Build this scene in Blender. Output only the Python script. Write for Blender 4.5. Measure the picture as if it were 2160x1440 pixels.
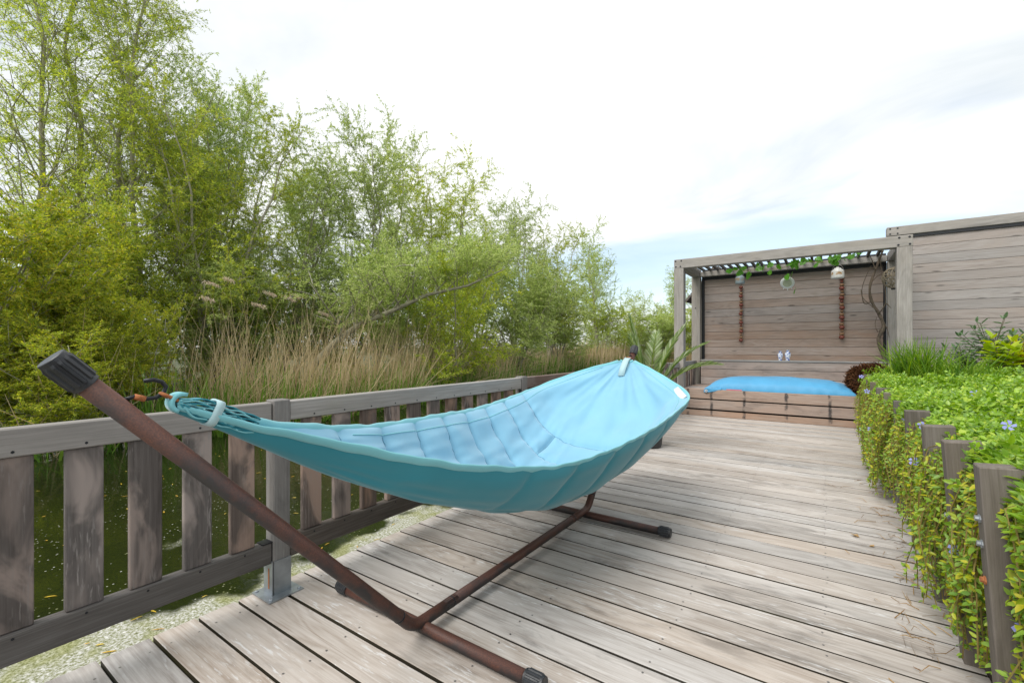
import bpy, bmesh, math, random
import numpy as np
from mathutils import Vector, Matrix
R = math.radians
for o in list(bpy.data.objects): bpy.data.objects.remove(o)
SC = bpy.context.scene
COL = SC.collection

# ------------------------------------------------------------------ camera
cam = bpy.data.cameras.new('camera'); camo = bpy.data.objects.new('camera', cam); COL.objects.link(camo)
camo.location = (0, 0, 1.1); camo.rotation_euler = (R(90), 0, R(34.68))
cam.sensor_width = 36; cam.lens = 15.9; cam.shift_y = 13/2160; cam.clip_start = .02; cam.clip_end = 2000
SC.camera = camo
# ------------------------------------------------------------------ world
SUN_EL, SUN_AZ = R(52), R(-160)            # azimuth from +Y, negative = towards -X
W = bpy.data.worlds.new('World'); SC.world = W; W.use_nodes = True
nt = W.node_tree; nt.nodes.clear()
def wn(t, **k):
    n = nt.nodes.new(t)
    for a, b in k.items(): setattr(n, a, b)
    return n
out = wn('ShaderNodeOutputWorld'); bg = wn('ShaderNodeBackground'); bg.inputs['Strength'].default_value = .1
sky = wn('ShaderNodeTexSky', sky_type='NISHITA'); sky.sun_disc = False
sky.sun_elevation = SUN_EL; sky.sun_rotation = SUN_AZ; sky.air_density = 1.1; sky.dust_density = 1.5; sky.ozone_density = 1.6
tc = wn('ShaderNodeTexCoord'); sep = wn('ShaderNodeSeparateXYZ'); nt.links.new(tc.outputs['Generated'], sep.inputs[0])
# project the view direction on a flat cloud layer: p = xy / (z + .12)
ad = wn('ShaderNodeMath', operation='ADD'); ad.inputs[1].default_value = .14; nt.links.new(sep.outputs['Z'], ad.inputs[0])
mx = wn('ShaderNodeMath', operation='MAXIMUM'); mx.inputs[1].default_value = .05; nt.links.new(ad.outputs[0], mx.inputs[0])
dx = wn('ShaderNodeMath', operation='DIVIDE'); nt.links.new(sep.outputs['X'], dx.inputs[0]); nt.links.new(mx.outputs[0], dx.inputs[1])
dy = wn('ShaderNodeMath', operation='DIVIDE'); nt.links.new(sep.outputs['Y'], dy.inputs[0]); nt.links.new(mx.outputs[0], dy.inputs[1])
cb = wn('ShaderNodeCombineXYZ'); nt.links.new(dx.outputs[0], cb.inputs[0]); nt.links.new(dy.outputs[0], cb.inputs[1])
mp = wn('ShaderNodeMapping'); mp.inputs['Location'].default_value = (3.1, 2.5, 0); mp.inputs['Rotation'].default_value = (0, 0, R(-25)); mp.inputs['Scale'].default_value = (.55, 1.0, 1)
nt.links.new(cb.outputs[0], mp.inputs[0])
n1 = wn('ShaderNodeTexNoise'); n1.inputs['Scale'].default_value = .62; n1.inputs['Detail'].default_value = 7; n1.inputs['Roughness'].default_value = .52; n1.inputs['Distortion'].default_value = .35
nt.links.new(mp.outputs[0], n1.inputs['Vector'])
# thinner cover low down (one sees between the cloud banks towards the horizon)
el = wn('ShaderNodeMapRange'); el.inputs[1].default_value = .20; el.inputs[2].default_value = .46; el.inputs[3].default_value = -.035; el.inputs[4].default_value = .24
nt.links.new(sep.outputs['Z'], el.inputs[0])
sm = wn('ShaderNodeMath', operation='ADD'); nt.links.new(n1.outputs['Fac'], sm.inputs[0]); nt.links.new(el.outputs[0], sm.inputs[1])
cr = wn('ShaderNodeMapRange', interpolation_type='SMOOTHSTEP'); cr.inputs[1].default_value = .36; cr.inputs[2].default_value = .56; cr.inputs[3].default_value = .30; cr.inputs[4].default_value = 1.0
nt.links.new(sm.outputs[0], cr.inputs[0])
mixc = wn('ShaderNodeMix', data_type='RGBA'); nt.links.new(cr.outputs[0], mixc.inputs[0])
n2 = wn('ShaderNodeTexNoise'); n2.inputs['Scale'].default_value = 1.15; n2.inputs['Detail'].default_value = 7; n2.inputs['Roughness'].default_value = .55; n2.inputs['Distortion'].default_value = .6
nt.links.new(mp.outputs[0], n2.inputs['Vector'])
sh = wn('ShaderNodeValToRGB'); sh.color_ramp.elements[0].position = .30; sh.color_ramp.elements[0].color = (.34, .372, .392, 1); sh.color_ramp.elements[1].position = .55; sh.color_ramp.elements[1].color = (.53, .533, .536, 1)
nt.links.new(n2.outputs['Fac'], sh.inputs[0])
scl = wn('ShaderNodeVectorMath', operation='SCALE'); scl.inputs['Scale'].default_value = 10; nt.links.new(sh.outputs[0], scl.inputs[0])
nt.links.new(sky.outputs[0], mixc.inputs[6]); nt.links.new(scl.outputs[0], mixc.inputs[7])
nt.links.new(mixc.outputs[2], bg.inputs['Color']); nt.links.new(bg.outputs[0], out.inputs['Surface'])
# ------------------------------------------------------------------ sun
sl = bpy.data.lights.new('sun', 'SUN'); sl.energy = 1.5; sl.angle = R(35); sl.color = (1, .96, .9)
so = bpy.data.objects.new('sun', sl); COL.objects.link(so); so.location = (-6, 8, 14)
sd = Vector((math.sin(SUN_AZ)*math.cos(SUN_EL), math.cos(SUN_AZ)*math.cos(SUN_EL), math.sin(SUN_EL)))
so.rotation_euler = sd.to_track_quat('Z', 'Y').to_euler()
# ------------------------------------------------------------------ exposure
SC.render.engine = 'CYCLES'
SC.view_settings.view_transform = 'Standard'; SC.view_settings.look = 'None'; SC.view_settings.gamma = 1
SC.view_settings.use_curve_mapping = False; SC.view_settings.exposure = 1.18
SC.cycles.max_bounces = 7; SC.cycles.diffuse_bounces = 5; SC.cycles.transmission_bounces = 5; SC.cycles.transparent_max_bounces = 4
SC.render.resolution_x = 1024; SC.render.resolution_y = 682

rng = np.random.default_rng(7); random.seed(7)
# ================================================================== helpers
def link(name, me, mat=None, parent=None, loc=(0,0,0), rot=(0,0,0), scale=(1,1,1), smooth=False):
    o = bpy.data.objects.new(name, me); COL.objects.link(o)
    if parent: o.parent = parent
    o.location = loc; o.rotation_euler = rot; o.scale = scale
    if me and mat is not None:
        if len(me.materials) == 0: me.materials.append(mat)
    if smooth and me: me.polygons.foreach_set('use_smooth', [True]*len(me.polygons))
    return o
def thing(name, label, cat, loc=(0,0,0), rotz=0, group=None):
    o = bpy.data.objects.new(name, None); COL.objects.link(o); o.empty_display_size = .1
    o.location = loc; o.rotation_euler = (0, 0, rotz)
    return tag(o, label, cat, group)
def tag(o, label=None, cat=None, group=None, kind=None):
    if label: o['label'] = label
    if cat: o['category'] = cat
    if group: o['group'] = group
    if kind: o['kind'] = kind
    return o
def npmesh(name, V, F):
    V = np.ascontiguousarray(V, dtype=np.float32); F = np.ascontiguousarray(F, dtype=np.int32)
    me = bpy.data.meshes.new(name); k = F.shape[1]
    me.vertices.add(len(V)); me.vertices.foreach_set('co', V.ravel())
    me.loops.add(F.size); me.loops.foreach_set('vertex_index', F.ravel())
    me.polygons.add(len(F)); me.polygons.foreach_set('loop_start', np.arange(0, F.size, k, dtype=np.int32))
    me.update(calc_edges=True); return me
class MB:
    def __init__(s): s.v = []; s.f = []
    def add(s, v, f):
        b = len(s.v); s.v += [tuple(p) for p in v]; s.f += [tuple(i+b for i in q) for q in f]; return s
    def box(s, x0, x1, y0, y1, z0, z1):
        return s.add([(x0,y0,z0),(x1,y0,z0),(x1,y1,z0),(x0,y1,z0),(x0,y0,z1),(x1,y0,z1),(x1,y1,z1),(x0,y1,z1)],
                     [(0,3,2,1),(4,5,6,7),(0,1,5,4),(1,2,6,5),(2,3,7,6),(3,0,4,7)])
    def tube(s, path, rad, n=8, cap=True):
        P = [Vector(p) for p in path]; m = len(P)
        if not hasattr(rad, '__len__'): rad = [rad]*m
        up = None; V = []; F = []
        for i, p in enumerate(P):
            t = (P[min(i+1,m-1)]-P[max(i-1,0)])
            if t.length < 1e-9: t = Vector((0,0,1))
            t.normalize()
            if up is None: up = t.orthogonal().normalized()
            up = (up - t*up.dot(t))
            if up.length < 1e-6: up = t.orthogonal()
            up.normalize(); sd_ = t.cross(up)
            for k in range(n):
                a = 2*math.pi*k/n
                V.append(p + (up*math.cos(a)+sd_*math.sin(a))*rad[i])
        for i in range(m-1):
            for k in range(n):
                F.append((i*n+k, i*n+(k+1)%n, (i+1)*n+(k+1)%n, (i+1)*n+k))
        if cap: F.append(tuple(range(n-1,-1,-1))); F.append(tuple((m-1)*n+k for k in range(n)))
        return s.add(V, F)
    def lathe(s, prof, n=24, M=None):
        V = []; F = []
        for (r, z) in prof:
            for k in range(n):
                a = 2*math.pi*k/n; p = Vector((r*math.cos(a), r*math.sin(a), z)); V.append(M @ p if M else p)
        m = len(prof)
        for i in range(m-1):
            for k in range(n): F.append((i*n+k, i*n+(k+1)%n, (i+1)*n+(k+1)%n, (i+1)*n+k))
        F.append(tuple(range(n-1,-1,-1))); F.append(tuple((m-1)*n+k for k in range(n)))
        return s.add(V, F)
    def torus(s, c, ax, Rr, r, n=24, k=8, sx=1, sy=1):
        ax = Vector(ax).normalized(); u = ax.orthogonal().normalized(); w = ax.cross(u)
        path = [Vector(c)+u*Rr*sx*math.cos(2*math.pi*i/n)+w*Rr*sy*math.sin(2*math.pi*i/n) for i in range(n+1)]
        return s.tube(path, r, k, cap=False)
    def ball(s, c, rx, ry=None, rz=None, n=12, m=8):
        ry = ry or rx; rz = rz or rx
        prof = [(max(math.sin(math.pi*i/m),.02), -math.cos(math.pi*i/m)) for i in range(m+1)]
        return s.lathe(prof, n, Matrix.Translation(Vector(c)) @ Matrix.Diagonal((rx,ry,rz,1)))
    def mesh(s, name):
        me = bpy.data.meshes.new(name); me.from_pydata([tuple(p) for p in s.v], [], s.f); me.update(); return me
    def build(s, name, mat, parent=None, smooth=False, **k): return link(name, s.mesh(name), mat, parent, smooth=smooth, **k)
_beam = {}
def beam_mesh(L, Wd, H, bev=.003, seg=1, mat=None):
    key = (round(L,4), round(Wd,4), round(H,4), bev, mat.name if mat else '')
    if key in _beam: return _beam[key]
    bm = bmesh.new(); bmesh.ops.create_cube(bm, size=1)
    for v in bm.verts: v.co = Vector((v.co.x*L, v.co.y*Wd, v.co.z*H))
    if bev: bmesh.ops.bevel(bm, geom=list(bm.edges), offset=bev, segments=seg, affect='EDGES', profile=.5)
    me = bpy.data.meshes.new('beam'); bm.to_mesh(me); bm.free()
    if mat: me.materials.append(mat)
    _beam[key] = me; return me
def beam(name, mat, parent, x0, x1, y0, y1, z0, z1, bev=.003, axis=None, jit=0):
    """board between the given limits; its local X axis runs along its length (the grain)"""
    dx_, dy_, dz_ = x1-x0, y1-y0, z1-z0
    c = ((x0+x1)/2, (y0+y1)/2, (z0+z1)/2)
    if axis is None: axis = 'xyz'[int(np.argmax([dx_, dy_, dz_]))]
    if axis == 'x': dims, rot = (dx_, dy_, dz_), (0, 0, 0)
    elif axis == 'y': dims, rot = (dy_, dx_, dz_), (0, 0, math.pi/2)
    else: dims, rot = (dz_, dy_, dx_), (0, -math.pi/2, 0)
    if jit: rot = tuple(r+random.uniform(-jit, jit) for r in rot)
    return link(name, beam_mesh(*dims, bev=bev, mat=mat), None, parent, c, rot)

# ================================================================== materials
def newmat(name):
    m = bpy.data.materials.new(name); m.use_nodes = True; t = m.node_tree
    return m, t, t.nodes['Principled BSDF'], t.links.new
def N(t, typ, **k):
    n = t.nodes.new(typ)
    for a, b in k.items():
        if a[0] == '_': n.inputs[int(a[1:])].default_value = b
        else: setattr(n, a, b)
    return n
def ramp(t, stops):
    n = t.nodes.new('ShaderNodeValToRGB'); e = n.color_ramp.elements
    while len(e) < len(stops): e.new(.5)
    for i, (p, c) in enumerate(stops): e[i].position = p; e[i].color = (*c, 1) if len(c) == 3 else c
    return n
def simple(name, col, rough=.6, metal=0, var=.12, nscale=20, bump=0, bscale=60, spec=.5):
    m, t, b, L = newmat(name)
    tc_ = N(t, 'ShaderNodeTexCoord'); n = N(t, 'ShaderNodeTexNoise'); n.inputs['Scale'].default_value = nscale; n.inputs['Detail'].default_value = 5
    L(tc_.outputs['Object'], n.inputs['Vector'])
    r = ramp(t, [(.25, tuple(c*(1-var) for c in col)), (.75, tuple(min(1, c*(1+var)) for c in col))]); L(n.outputs['Fac'], r.inputs[0])
    L(r.outputs[0], b.inputs['Base Color']); b.inputs['Roughness'].default_value = rough; b.inputs['Metallic'].default_value = metal
    b.inputs['Specular IOR Level'].default_value = spec
    if bump:
        n2 = N(t, 'ShaderNodeTexNoise'); n2.inputs['Scale'].default_value = bscale; n2.inputs['Detail'].default_value = 4; L(tc_.outputs['Object'], n2.inputs['Vector'])
        bp = N(t, 'ShaderNodeBump'); bp.inputs['Strength'].default_value = bump; bp.inputs['Distance'].default_value = .01
        L(n2.outputs['Fac'], bp.inputs['Height']); L(bp.outputs[0], b.inputs['Normal'])
    return m
def wood(name, dark, mid, light, alt=None, stain=.35, rings=.5, knots=0, vary=.16, rough=.8, bump=.35, moss=0, fine=1, altfac=.5, fleck=0, bandw=.38, ascale=(1.3,4,4)):
    """weathered timber, grain along local X"""
    g_ = {'siding_wood': 0.84, 'siding_grey_wood': 0.82, 'bench_wood': 0.92, 'deck_wood': 0.94, 'beam_wood': 0.82, 'planter_wood': 0.8, 'rail_wood': 0.92}.get(name, .76)
    dark, mid, light = (tuple(c*g_ for c in q) for q in (dark, mid, light)); alt = tuple(c*g_ for c in alt) if alt else None
    m, t, b, L = newmat(name)
    tc_ = N(t, 'ShaderNodeTexCoord'); oi = N(t, 'ShaderNodeObjectInfo')
    off = N(t, 'ShaderNodeMath', operation='MULTIPLY', _1=61.0); L(oi.outputs['Random'], off.inputs[0])
    cmb = N(t, 'ShaderNodeCombineXYZ'); L(off.outputs[0], cmb.inputs[0]); L(off.outputs[0], cmb.inputs[1]); L(off.outputs[0], cmb.inputs[2])
    vec = N(t, 'ShaderNodeVectorMath', operation='ADD'); L(tc_.outputs['Object'], vec.inputs[0]); L(cmb.outputs[0], vec.inputs[1])
    def noise(scale, detail=5, dist=0, rough_=.55):
        mp_ = N(t, 'ShaderNodeMapping'); mp_.inputs['Scale'].default_value = scale; L(vec.outputs[0], mp_.inputs[0])
        n = N(t, 'ShaderNodeTexNoise'); n.inputs['Scale'].default_value = 1; n.inputs['Detail'].default_value = detail; n.inputs['Distortion'].default_value = dist; n.inputs['Roughness'].default_value = rough_
        L(mp_.outputs[0], n.inputs['Vector']); return n
    def mth(op, a, c, cl=False):
        n = N(t, 'ShaderNodeMath', operation=op, use_clamp=cl)
        for i, x in enumerate((a, c)):
            if x is None: continue
            if isinstance(x, (int, float)): n.inputs[i].default_value = x
            else: L(x, n.inputs[i])
        return n.outputs[0]
    streak = noise((3.4, 130*fine, 130*fine), 6, 0, .7); band = noise((1.1, 16, 16), 4)
    low = noise((.9, 5.5, 5.5), 2, .6)
    ring = mth('SINE', mth('MULTIPLY', low.outputs['Fac'], 58.0), None)
    ring = mth('ADD', mth('MULTIPLY', ring, .5), .5)
    f = mth('ADD', mth('MULTIPLY', streak.outputs['Fac'], 1-bandw), mth('MULTIPLY', band.outputs['Fac'], bandw))
    f = mth('ADD', f, mth('MULTIPLY', mth('SUBTRACT', ring, .5), .16*rings))
    cr_ = ramp(t, [(.30, dark), (.5, mid), (.68, light)]); L(f, cr_.inputs[0]); col = cr_.outputs[0]
    def mix(fac, a, c, mode='MIX'):
        n = N(t, 'ShaderNodeMix', data_type='RGBA', blend_type=mode)
        if isinstance(fac, (int, float)): n.inputs[0].default_value = fac
        else: L(fac, n.inputs[0])
        for i, x in ((6, a), (7, c)):
            if isinstance(x, tuple): n.inputs[i].default_value = (*x, 1)
            else: L(x, n.inputs[i])
        return n.outputs[2]
    def sstep(x, lo, hi, to=1.0):
        n = N(t, 'ShaderNodeMapRange', interpolation_type='SMOOTHSTEP'); L(x, n.inputs[0])
        n.inputs[1].default_value = lo; n.inputs[2].default_value = hi; n.inputs[4].default_value = to; return n.outputs[0]
    if alt:
        pn = noise(ascale, 4, .8); col = mix(sstep(pn.outputs['Fac'], .44, .62, altfac), col, alt)
    if stain:
        sn = noise((2.6, 11, 11), 6, .5, .65); sn2 = noise((.55, 1.3, 1.3), 2)
        sf = mth('MULTIPLY', sstep(sn.outputs['Fac'], .47, .66), sstep(sn2.outputs['Fac'], .42, .6, stain))
        col = mix(sf, col, tuple(c*.33 for c in mid))
    if fleck:
        fn = noise((14, 110, 110), 3, .2); fn2 = noise((1.6, 6, 6), 3)
        col = mix(mth('MULTIPLY', sstep(fn.outputs['Fac'], .56, .66), sstep(fn2.outputs['Fac'], .45, .62, fleck)), col, tuple(min(.6, c*1.55) for c in light))
    if knots:
        mpk = N(t, 'ShaderNodeMapping'); mpk.inputs['Scale'].default_value = (2.3, 9, 9); L(vec.outputs[0], mpk.inputs[0])
        vo = N(t, 'ShaderNodeTexVoronoi', feature='F1'); vo.inputs['Scale'].default_value = 1; vo.inputs['Randomness'].default_value = 1; L(mpk.outputs[0], vo.inputs['Vector'])
        kf = mth('SUBTRACT', 1.0, sstep(vo.outputs['Distance'], .05, .17)); col = mix(mth('MULTIPLY', kf, knots), col, tuple(c*.35 for c in mid))
    if moss:
        mn = noise((1.5, 3, 3), 4); col = mix(sstep(mn.outputs['Fac'], .55, .75, moss), col, (.22, .23, .10))
    hv = N(t, 'ShaderNodeHueSaturation'); L(col, hv.inputs['Color'])
    mr = N(t, 'ShaderNodeMapRange'); L(oi.outputs['Random'], mr.inputs[0]); mr.inputs[3].default_value = 1-vary; mr.inputs[4].default_value = 1+vary*.8; L(mr.outputs[0], hv.inputs['Value'])
    wn2 = N(t, 'ShaderNodeTexWhiteNoise', noise_dimensions='1D'); L(oi.outputs['Random'], wn2.inputs['W'])
    mr2 = N(t, 'ShaderNodeMapRange'); L(wn2.outputs['Value'], mr2.inputs[0]); mr2.inputs[3].default_value = .55; mr2.inputs[4].default_value = 1.35; L(mr2.outputs[0], hv.inputs['Saturation'])
    L(hv.outputs[0], b.inputs['Base Color']); b.inputs['Roughness'].default_value = rough; b.inputs['Specular IOR Level'].default_value = .25
    bp = N(t, 'ShaderNodeBump'); bp.inputs['Strength'].default_value = bump; bp.inputs['Distance'].default_value = .004; L(f, bp.inputs['Height']); L(bp.outputs[0], b.inputs['Normal'])
    return m
def leafmat(name, cols, trans=.4, rough=.5, spec=.3, objvar=.12):
    m, t, b, L = newmat(name)
    g = N(t, 'ShaderNodeNewGeometry'); r = ramp(t, [(i/(len(cols)-1)*.9+.05, c) for i, c in enumerate(cols)]); L(g.outputs['Random Per Island'], r.inputs[0])
    oi = N(t, 'ShaderNodeObjectInfo'); hv = N(t, 'ShaderNodeHueSaturation'); mr = N(t, 'ShaderNodeMapRange'); L(oi.outputs['Random'], mr.inputs[0])
    mr.inputs[3].default_value = 1-objvar; mr.inputs[4].default_value = 1+objvar; L(mr.outputs[0], hv.inputs['Value']); L(r.outputs[0], hv.inputs['Color'])
    L(hv.outputs[0], b.inputs['Base Color']); b.inputs['Roughness'].default_value = rough; b.inputs['Specular IOR Level'].default_value = spec
    tr = N(t, 'ShaderNodeBsdfTranslucent'); hs = N(t, 'ShaderNodeHueSaturation'); hs.inputs['Saturation'].default_value = 1.1; hs.inputs['Value'].default_value = 1.6; L(hv.outputs[0], hs.inputs['Color']); L(hs.outputs[0], tr.inputs['Color'])
    mxs = N(t, 'ShaderNodeMixShader'); mxs.inputs[0].default_value = trans; L(b.outputs[0], mxs.inputs[1]); L(tr.outputs[0], mxs.inputs[2])
    L(mxs.outputs[0], t.nodes['Material Output'].inputs['Surface']); return m

M = {}
M['deck'] = wood('deck_wood', (.29,.245,.21), (.43,.39,.355), (.53,.495,.465), alt=(.50,.455,.415), stain=.6, rings=.85, vary=.15, rough=.7, fleck=.8, bandw=.2)
M['joist'] = wood('joist_wood', (.03,.025,.02), (.05,.04,.03), (.07,.06,.05), stain=0)
M['rail'] = wood('rail_wood', (.20,.19,.18), (.30,.285,.27), (.39,.375,.36), stain=.15, rings=.25, moss=.25, vary=.1)
M['post'] = wood('post_wood', (.16,.145,.13), (.24,.22,.20), (.32,.30,.28), alt=(.28,.235,.205), stain=.4, rings=.3, vary=.1, fleck=.4)
M['rail_brown'] = wood('rail_brown_wood', (.13,.075,.055), (.22,.14,.11), (.31,.22,.18), alt=(.34,.28,.25), stain=.3, rings=.3)
M['baluster'] = wood('baluster_wood', (.085,.065,.055), (.15,.12,.105), (.225,.19,.17), alt=(.43,.31,.25), stain=.5, rings=.15, vary=.2, fine=.9, altfac=.9, fleck=.9, ascale=(3.2,6,6))
M['railb'] = wood('lower_rail_wood', (.09,.075,.065), (.145,.125,.11), (.22,.20,.185), stain=.4, rings=.2)
M['beam'] = wood('beam_wood', (.25,.235,.215), (.345,.325,.30), (.44,.42,.395), alt=(.40,.36,.31), stain=.25, rings=.5, vary=.07, altfac=.35)
M['siding'] = wood('siding_wood', (.25,.19,.155), (.35,.285,.245), (.42,.365,.33), alt=(.40,.305,.25), stain=.25, rings=.6, knots=.85, vary=.09, altfac=.55, bandw=.2)
M['siding_grey'] = wood('siding_grey_wood', (.29,.25,.225), (.385,.345,.32), (.455,.42,.40), alt=(.41,.345,.305), stain=.15, rings=.55, knots=.7, vary=.08, altfac=.5, bandw=.2)
M['bench'] = wood('bench_wood', (.25,.18,.145), (.36,.285,.24), (.44,.37,.325), alt=(.41,.30,.24), stain=.35, rings=.3, vary=.10, altfac=.6)
M['planter'] = wood('planter_wood', (.10,.085,.065), (.155,.13,.105), (.22,.19,.165), stain=.4, rings=.25, moss=.25)
M['planter_edge'] = wood('planter_edge_wood', (.30,.285,.27), (.40,.385,.37), (.50,.48,.46), stain=.2)
M['black'] = simple('black_flashing', (.012,.014,.017), .5)
M['gap_shade'] = simple('gap_shade_black', (.006,.006,.006), .9)  # near-black that paints the shade behind the bench gaps
M['galv'] = simple('galvanised_steel', (.33,.36,.385), .42, .75, .25, 14, .06)
M['darksteel'] = simple('dark_steel', (.03,.032,.036), .45, .7)
M['screw'] = simple('screw_steel', (.25,.24,.23), .45, .8)
M['plastic'] = simple('black_plastic', (.022,.024,.028), .42, 0, .3, 25, .1)
M['ring'] = simple('rusty_ring', (.36,.13,.045), .75, .2, .4, 60, .4)
M['label'] = simple('label_cloth', (.55,.54,.53), .9)
M['redlabel'] = simple('label_red', (.55,.16,.2), .8)

# rusty tube with dark paint patches
def rustmat():
    m, t, b, L = newmat('rusty_tube'); tc_ = N(t, 'ShaderNodeTexCoord')
    n = N(t, 'ShaderNodeTexNoise'); n.inputs['Scale'].default_value = 7; n.inputs['Detail'].default_value = 6; n.inputs['Roughness'].default_value = .6; L(tc_.outputs['Object'], n.inputs['Vector'])
    f = N(t, 'ShaderNodeTexNoise'); f.inputs['Scale'].default_value = 260; f.inputs['Detail'].default_value = 4; L(tc_.outputs['Object'], f.inputs['Vector'])
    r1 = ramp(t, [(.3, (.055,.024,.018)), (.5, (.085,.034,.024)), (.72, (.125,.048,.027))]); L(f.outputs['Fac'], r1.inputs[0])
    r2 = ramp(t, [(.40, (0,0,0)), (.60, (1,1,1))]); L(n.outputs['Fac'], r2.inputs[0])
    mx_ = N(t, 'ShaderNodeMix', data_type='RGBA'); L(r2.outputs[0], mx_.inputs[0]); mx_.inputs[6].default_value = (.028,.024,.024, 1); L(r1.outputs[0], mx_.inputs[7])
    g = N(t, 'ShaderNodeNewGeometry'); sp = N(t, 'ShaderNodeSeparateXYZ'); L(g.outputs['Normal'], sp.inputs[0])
    # shading put into the colour: darker along the underside, brighter rust on top
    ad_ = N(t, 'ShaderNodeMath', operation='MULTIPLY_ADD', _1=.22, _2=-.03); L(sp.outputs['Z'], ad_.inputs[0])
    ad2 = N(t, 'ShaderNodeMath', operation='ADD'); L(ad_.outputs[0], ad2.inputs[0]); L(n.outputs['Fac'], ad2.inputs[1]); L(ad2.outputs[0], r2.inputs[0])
    L(mx_.outputs[2], b.inputs['Base Color']); b.inputs['Roughness'].default_value = .55; b.inputs['Metallic'].default_value = .1
    bp = N(t, 'ShaderNodeBump'); bp.inputs['Strength'].default_value = .18; bp.inputs['Distance'].default_value = .002; L(f.outputs['Fac'], bp.inputs['Height']); L(bp.outputs[0], b.inputs['Normal'])
    return m
M['rust'] = rustmat()
def fabric(name, col, var=.06, rough=.75, sheen=.3, weave=900):
    m, t, b, L = newmat(name); tc_ = N(t, 'ShaderNodeTexCoord')
    n = N(t, 'ShaderNodeTexNoise'); n.inputs['Scale'].default_value = 3.5; n.inputs['Detail'].default_value = 4; L(tc_.outputs['Object'], n.inputs['Vector'])
    r = ramp(t, [(.3, tuple(c*(1-var) for c in col)), (.7, tuple(c*(1+var) for c in col))]); L(n.outputs['Fac'], r.inputs[0]); L(r.outputs[0], b.inputs['Base Color'])
    b.inputs['Roughness'].default_value = rough; b.inputs['Sheen Weight'].default_value = sheen; b.inputs['Specular IOR Level'].default_value = .25
    w = N(t, 'ShaderNodeTexNoise'); w.inputs['Scale'].default_value = weave; L(tc_.outputs['Object'], w.inputs['Vector'])
    bp = N(t, 'ShaderNodeBump'); bp.inputs['Strength'].default_value = .12; bp.inputs['Distance'].default_value = .001; L(w.outputs['Fac'], bp.inputs['Height']); L(bp.outputs[0], b.inputs['Normal'])
    return m
M['fab_in'] = fabric('hammock_lining', (.19,.405,.545)); M['stitch'] = fabric('seam_thread', (.06,.22,.34)); M['fab_out'] = fabric('hammock_shell', (.024,.215,.275)); M['fab_edge'] = fabric('hammock_binding', (.17,.45,.50))
M['fab_strap'] = fabric('strap_webbing', (.36,.52,.55)); M['bag'] = fabric('beanbag_nylon', (.075,.30,.52), rough=.5, sheen=.1)
M['bark'] = simple('willow_bark', (.33,.31,.23), .9, 0, .35, 6, .3, 30); M['twig'] = simple('willow_twig', (.10,.085,.05), .9)
M['leafA'] = leafmat('willow_leaf', [(.16,.22,.04), (.31,.39,.055), (.43,.51,.09), (.56,.57,.09)], 0.5)
M['leafB'] = leafmat('grey_willow_leaf', [(.17,.23,.06), (.30,.38,.10), (.43,.52,.18), (.56,.60,.27)], 0.5)
M['leafC'] = leafmat('bush_leaf', [(.13,.18,.025), (.24,.31,.035), (.37,.43,.055), (.53,.52,.06)], 0.45)
M['catkin'] = leafmat('willow_catkin', [(.45,.38,.03), (.56,.46,.04), (.50,.44,.08)], .3)
M['vinca'] = leafmat('periwinkle_leaf', [(.13,.25,.025), (.23,.40,.03), (.32,.50,.035), (.22,.38,.08), (.44,.57,.07)], 0.3, .4, .45)
M['vincay'] = leafmat('trailing_periwinkle_leaf', [(.13,.25,.035), (.21,.35,.03), (.30,.40,.03), (.46,.42,.02), (.19,.32,.06), (.26,.40,.05)], 0.3, .45, .4)
M['vstem'] = leafmat('periwinkle_stem', [(.30,.22,.07), (.36,.29,.10), (.24,.22,.06)], .2)
M['flower'] = leafmat('periwinkle_petal', [(.25,.27,.62), (.32,.34,.72)], .3)
M['grass'] = leafmat('sedge_blade', [(0.065,0.151,0.016), (0.119,0.238,0.022), (0.216,0.324,0.022), (0.097,0.194,0.022)], .35)
M['buddleia'] = leafmat('grey_green_leaf', [(.08,.15,.06), (.12,.21,.09), (.18,.27,.15)], .3)
M['hydrangea'] = leafmat('lime_leaf', [(.26,.38,.02), (.34,.45,.03), (.42,.46,.03)], .35)
M['spirea'] = leafmat('golden_leaf', [(.5,.42,.01), (.6,.5,.02), (.35,.40,.02)], .35)
M['palm'] = leafmat('palm_leaflet', [(0.090,0.162,0.027), (0.162,0.243,0.054), (0.270,0.342,0.153), (0.414,0.468,0.306)], 0.3, .35, .5)
M['monstera'] = leafmat('monstera_leaf', [(.05,.18,.02), (.10,.30,.03), (.19,.42,.05)], .35, .4, .5)
M['reed'] = leafmat('dry_reed', [(.36,.27,.14), (.48,.38,.21), (.58,.47,.30), (.42,.34,.20)], 0.25)
M['reedg'] = leafmat('green_reed', [(.07,.15,.02), (.12,.22,.03), (.17,.27,.04)], .35)
M['plume'] = leafmat('reed_plume', [(.50,.41,.31), (.58,.49,.39)], .4)
M['litter'] = leafmat('dry_litter', [(.28,.16,.06), (.40,.26,.11), (.2,.11,.05)], .1)
M['yleaf'] = leafmat('floating_yellow_leaf', [(.55,.38,.03), (.5,.28,.03), (.6,.48,.10)], .1)
M['soil'] = simple('soil', (.035,.026,.018), .95, 0, .3, 12, .6, 40)
M['vine'] = simple('vine_bark', (.11,.085,.06), .9, 0, .4, 30, .6, 120)
M['beadr'] = simple('red_bead', (.17,.042,.025), .45, 0, .4, 60, .2); M['beadb'] = simple('brown_bead', (.23,.125,.06), .5, 0, .35, 50, .2)
M['wicker'] = simple('wicker', (.24,.20,.14), .85, 0, .3, 40)
M['pot'] = simple('plant_pot', (.045,.045,.048), .6)
M['wool'] = leafmat('brown_wool', [(.035,.014,.006), (.075,.030,.013), (.13,.06,.028)], .1, .8, .1)

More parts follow.
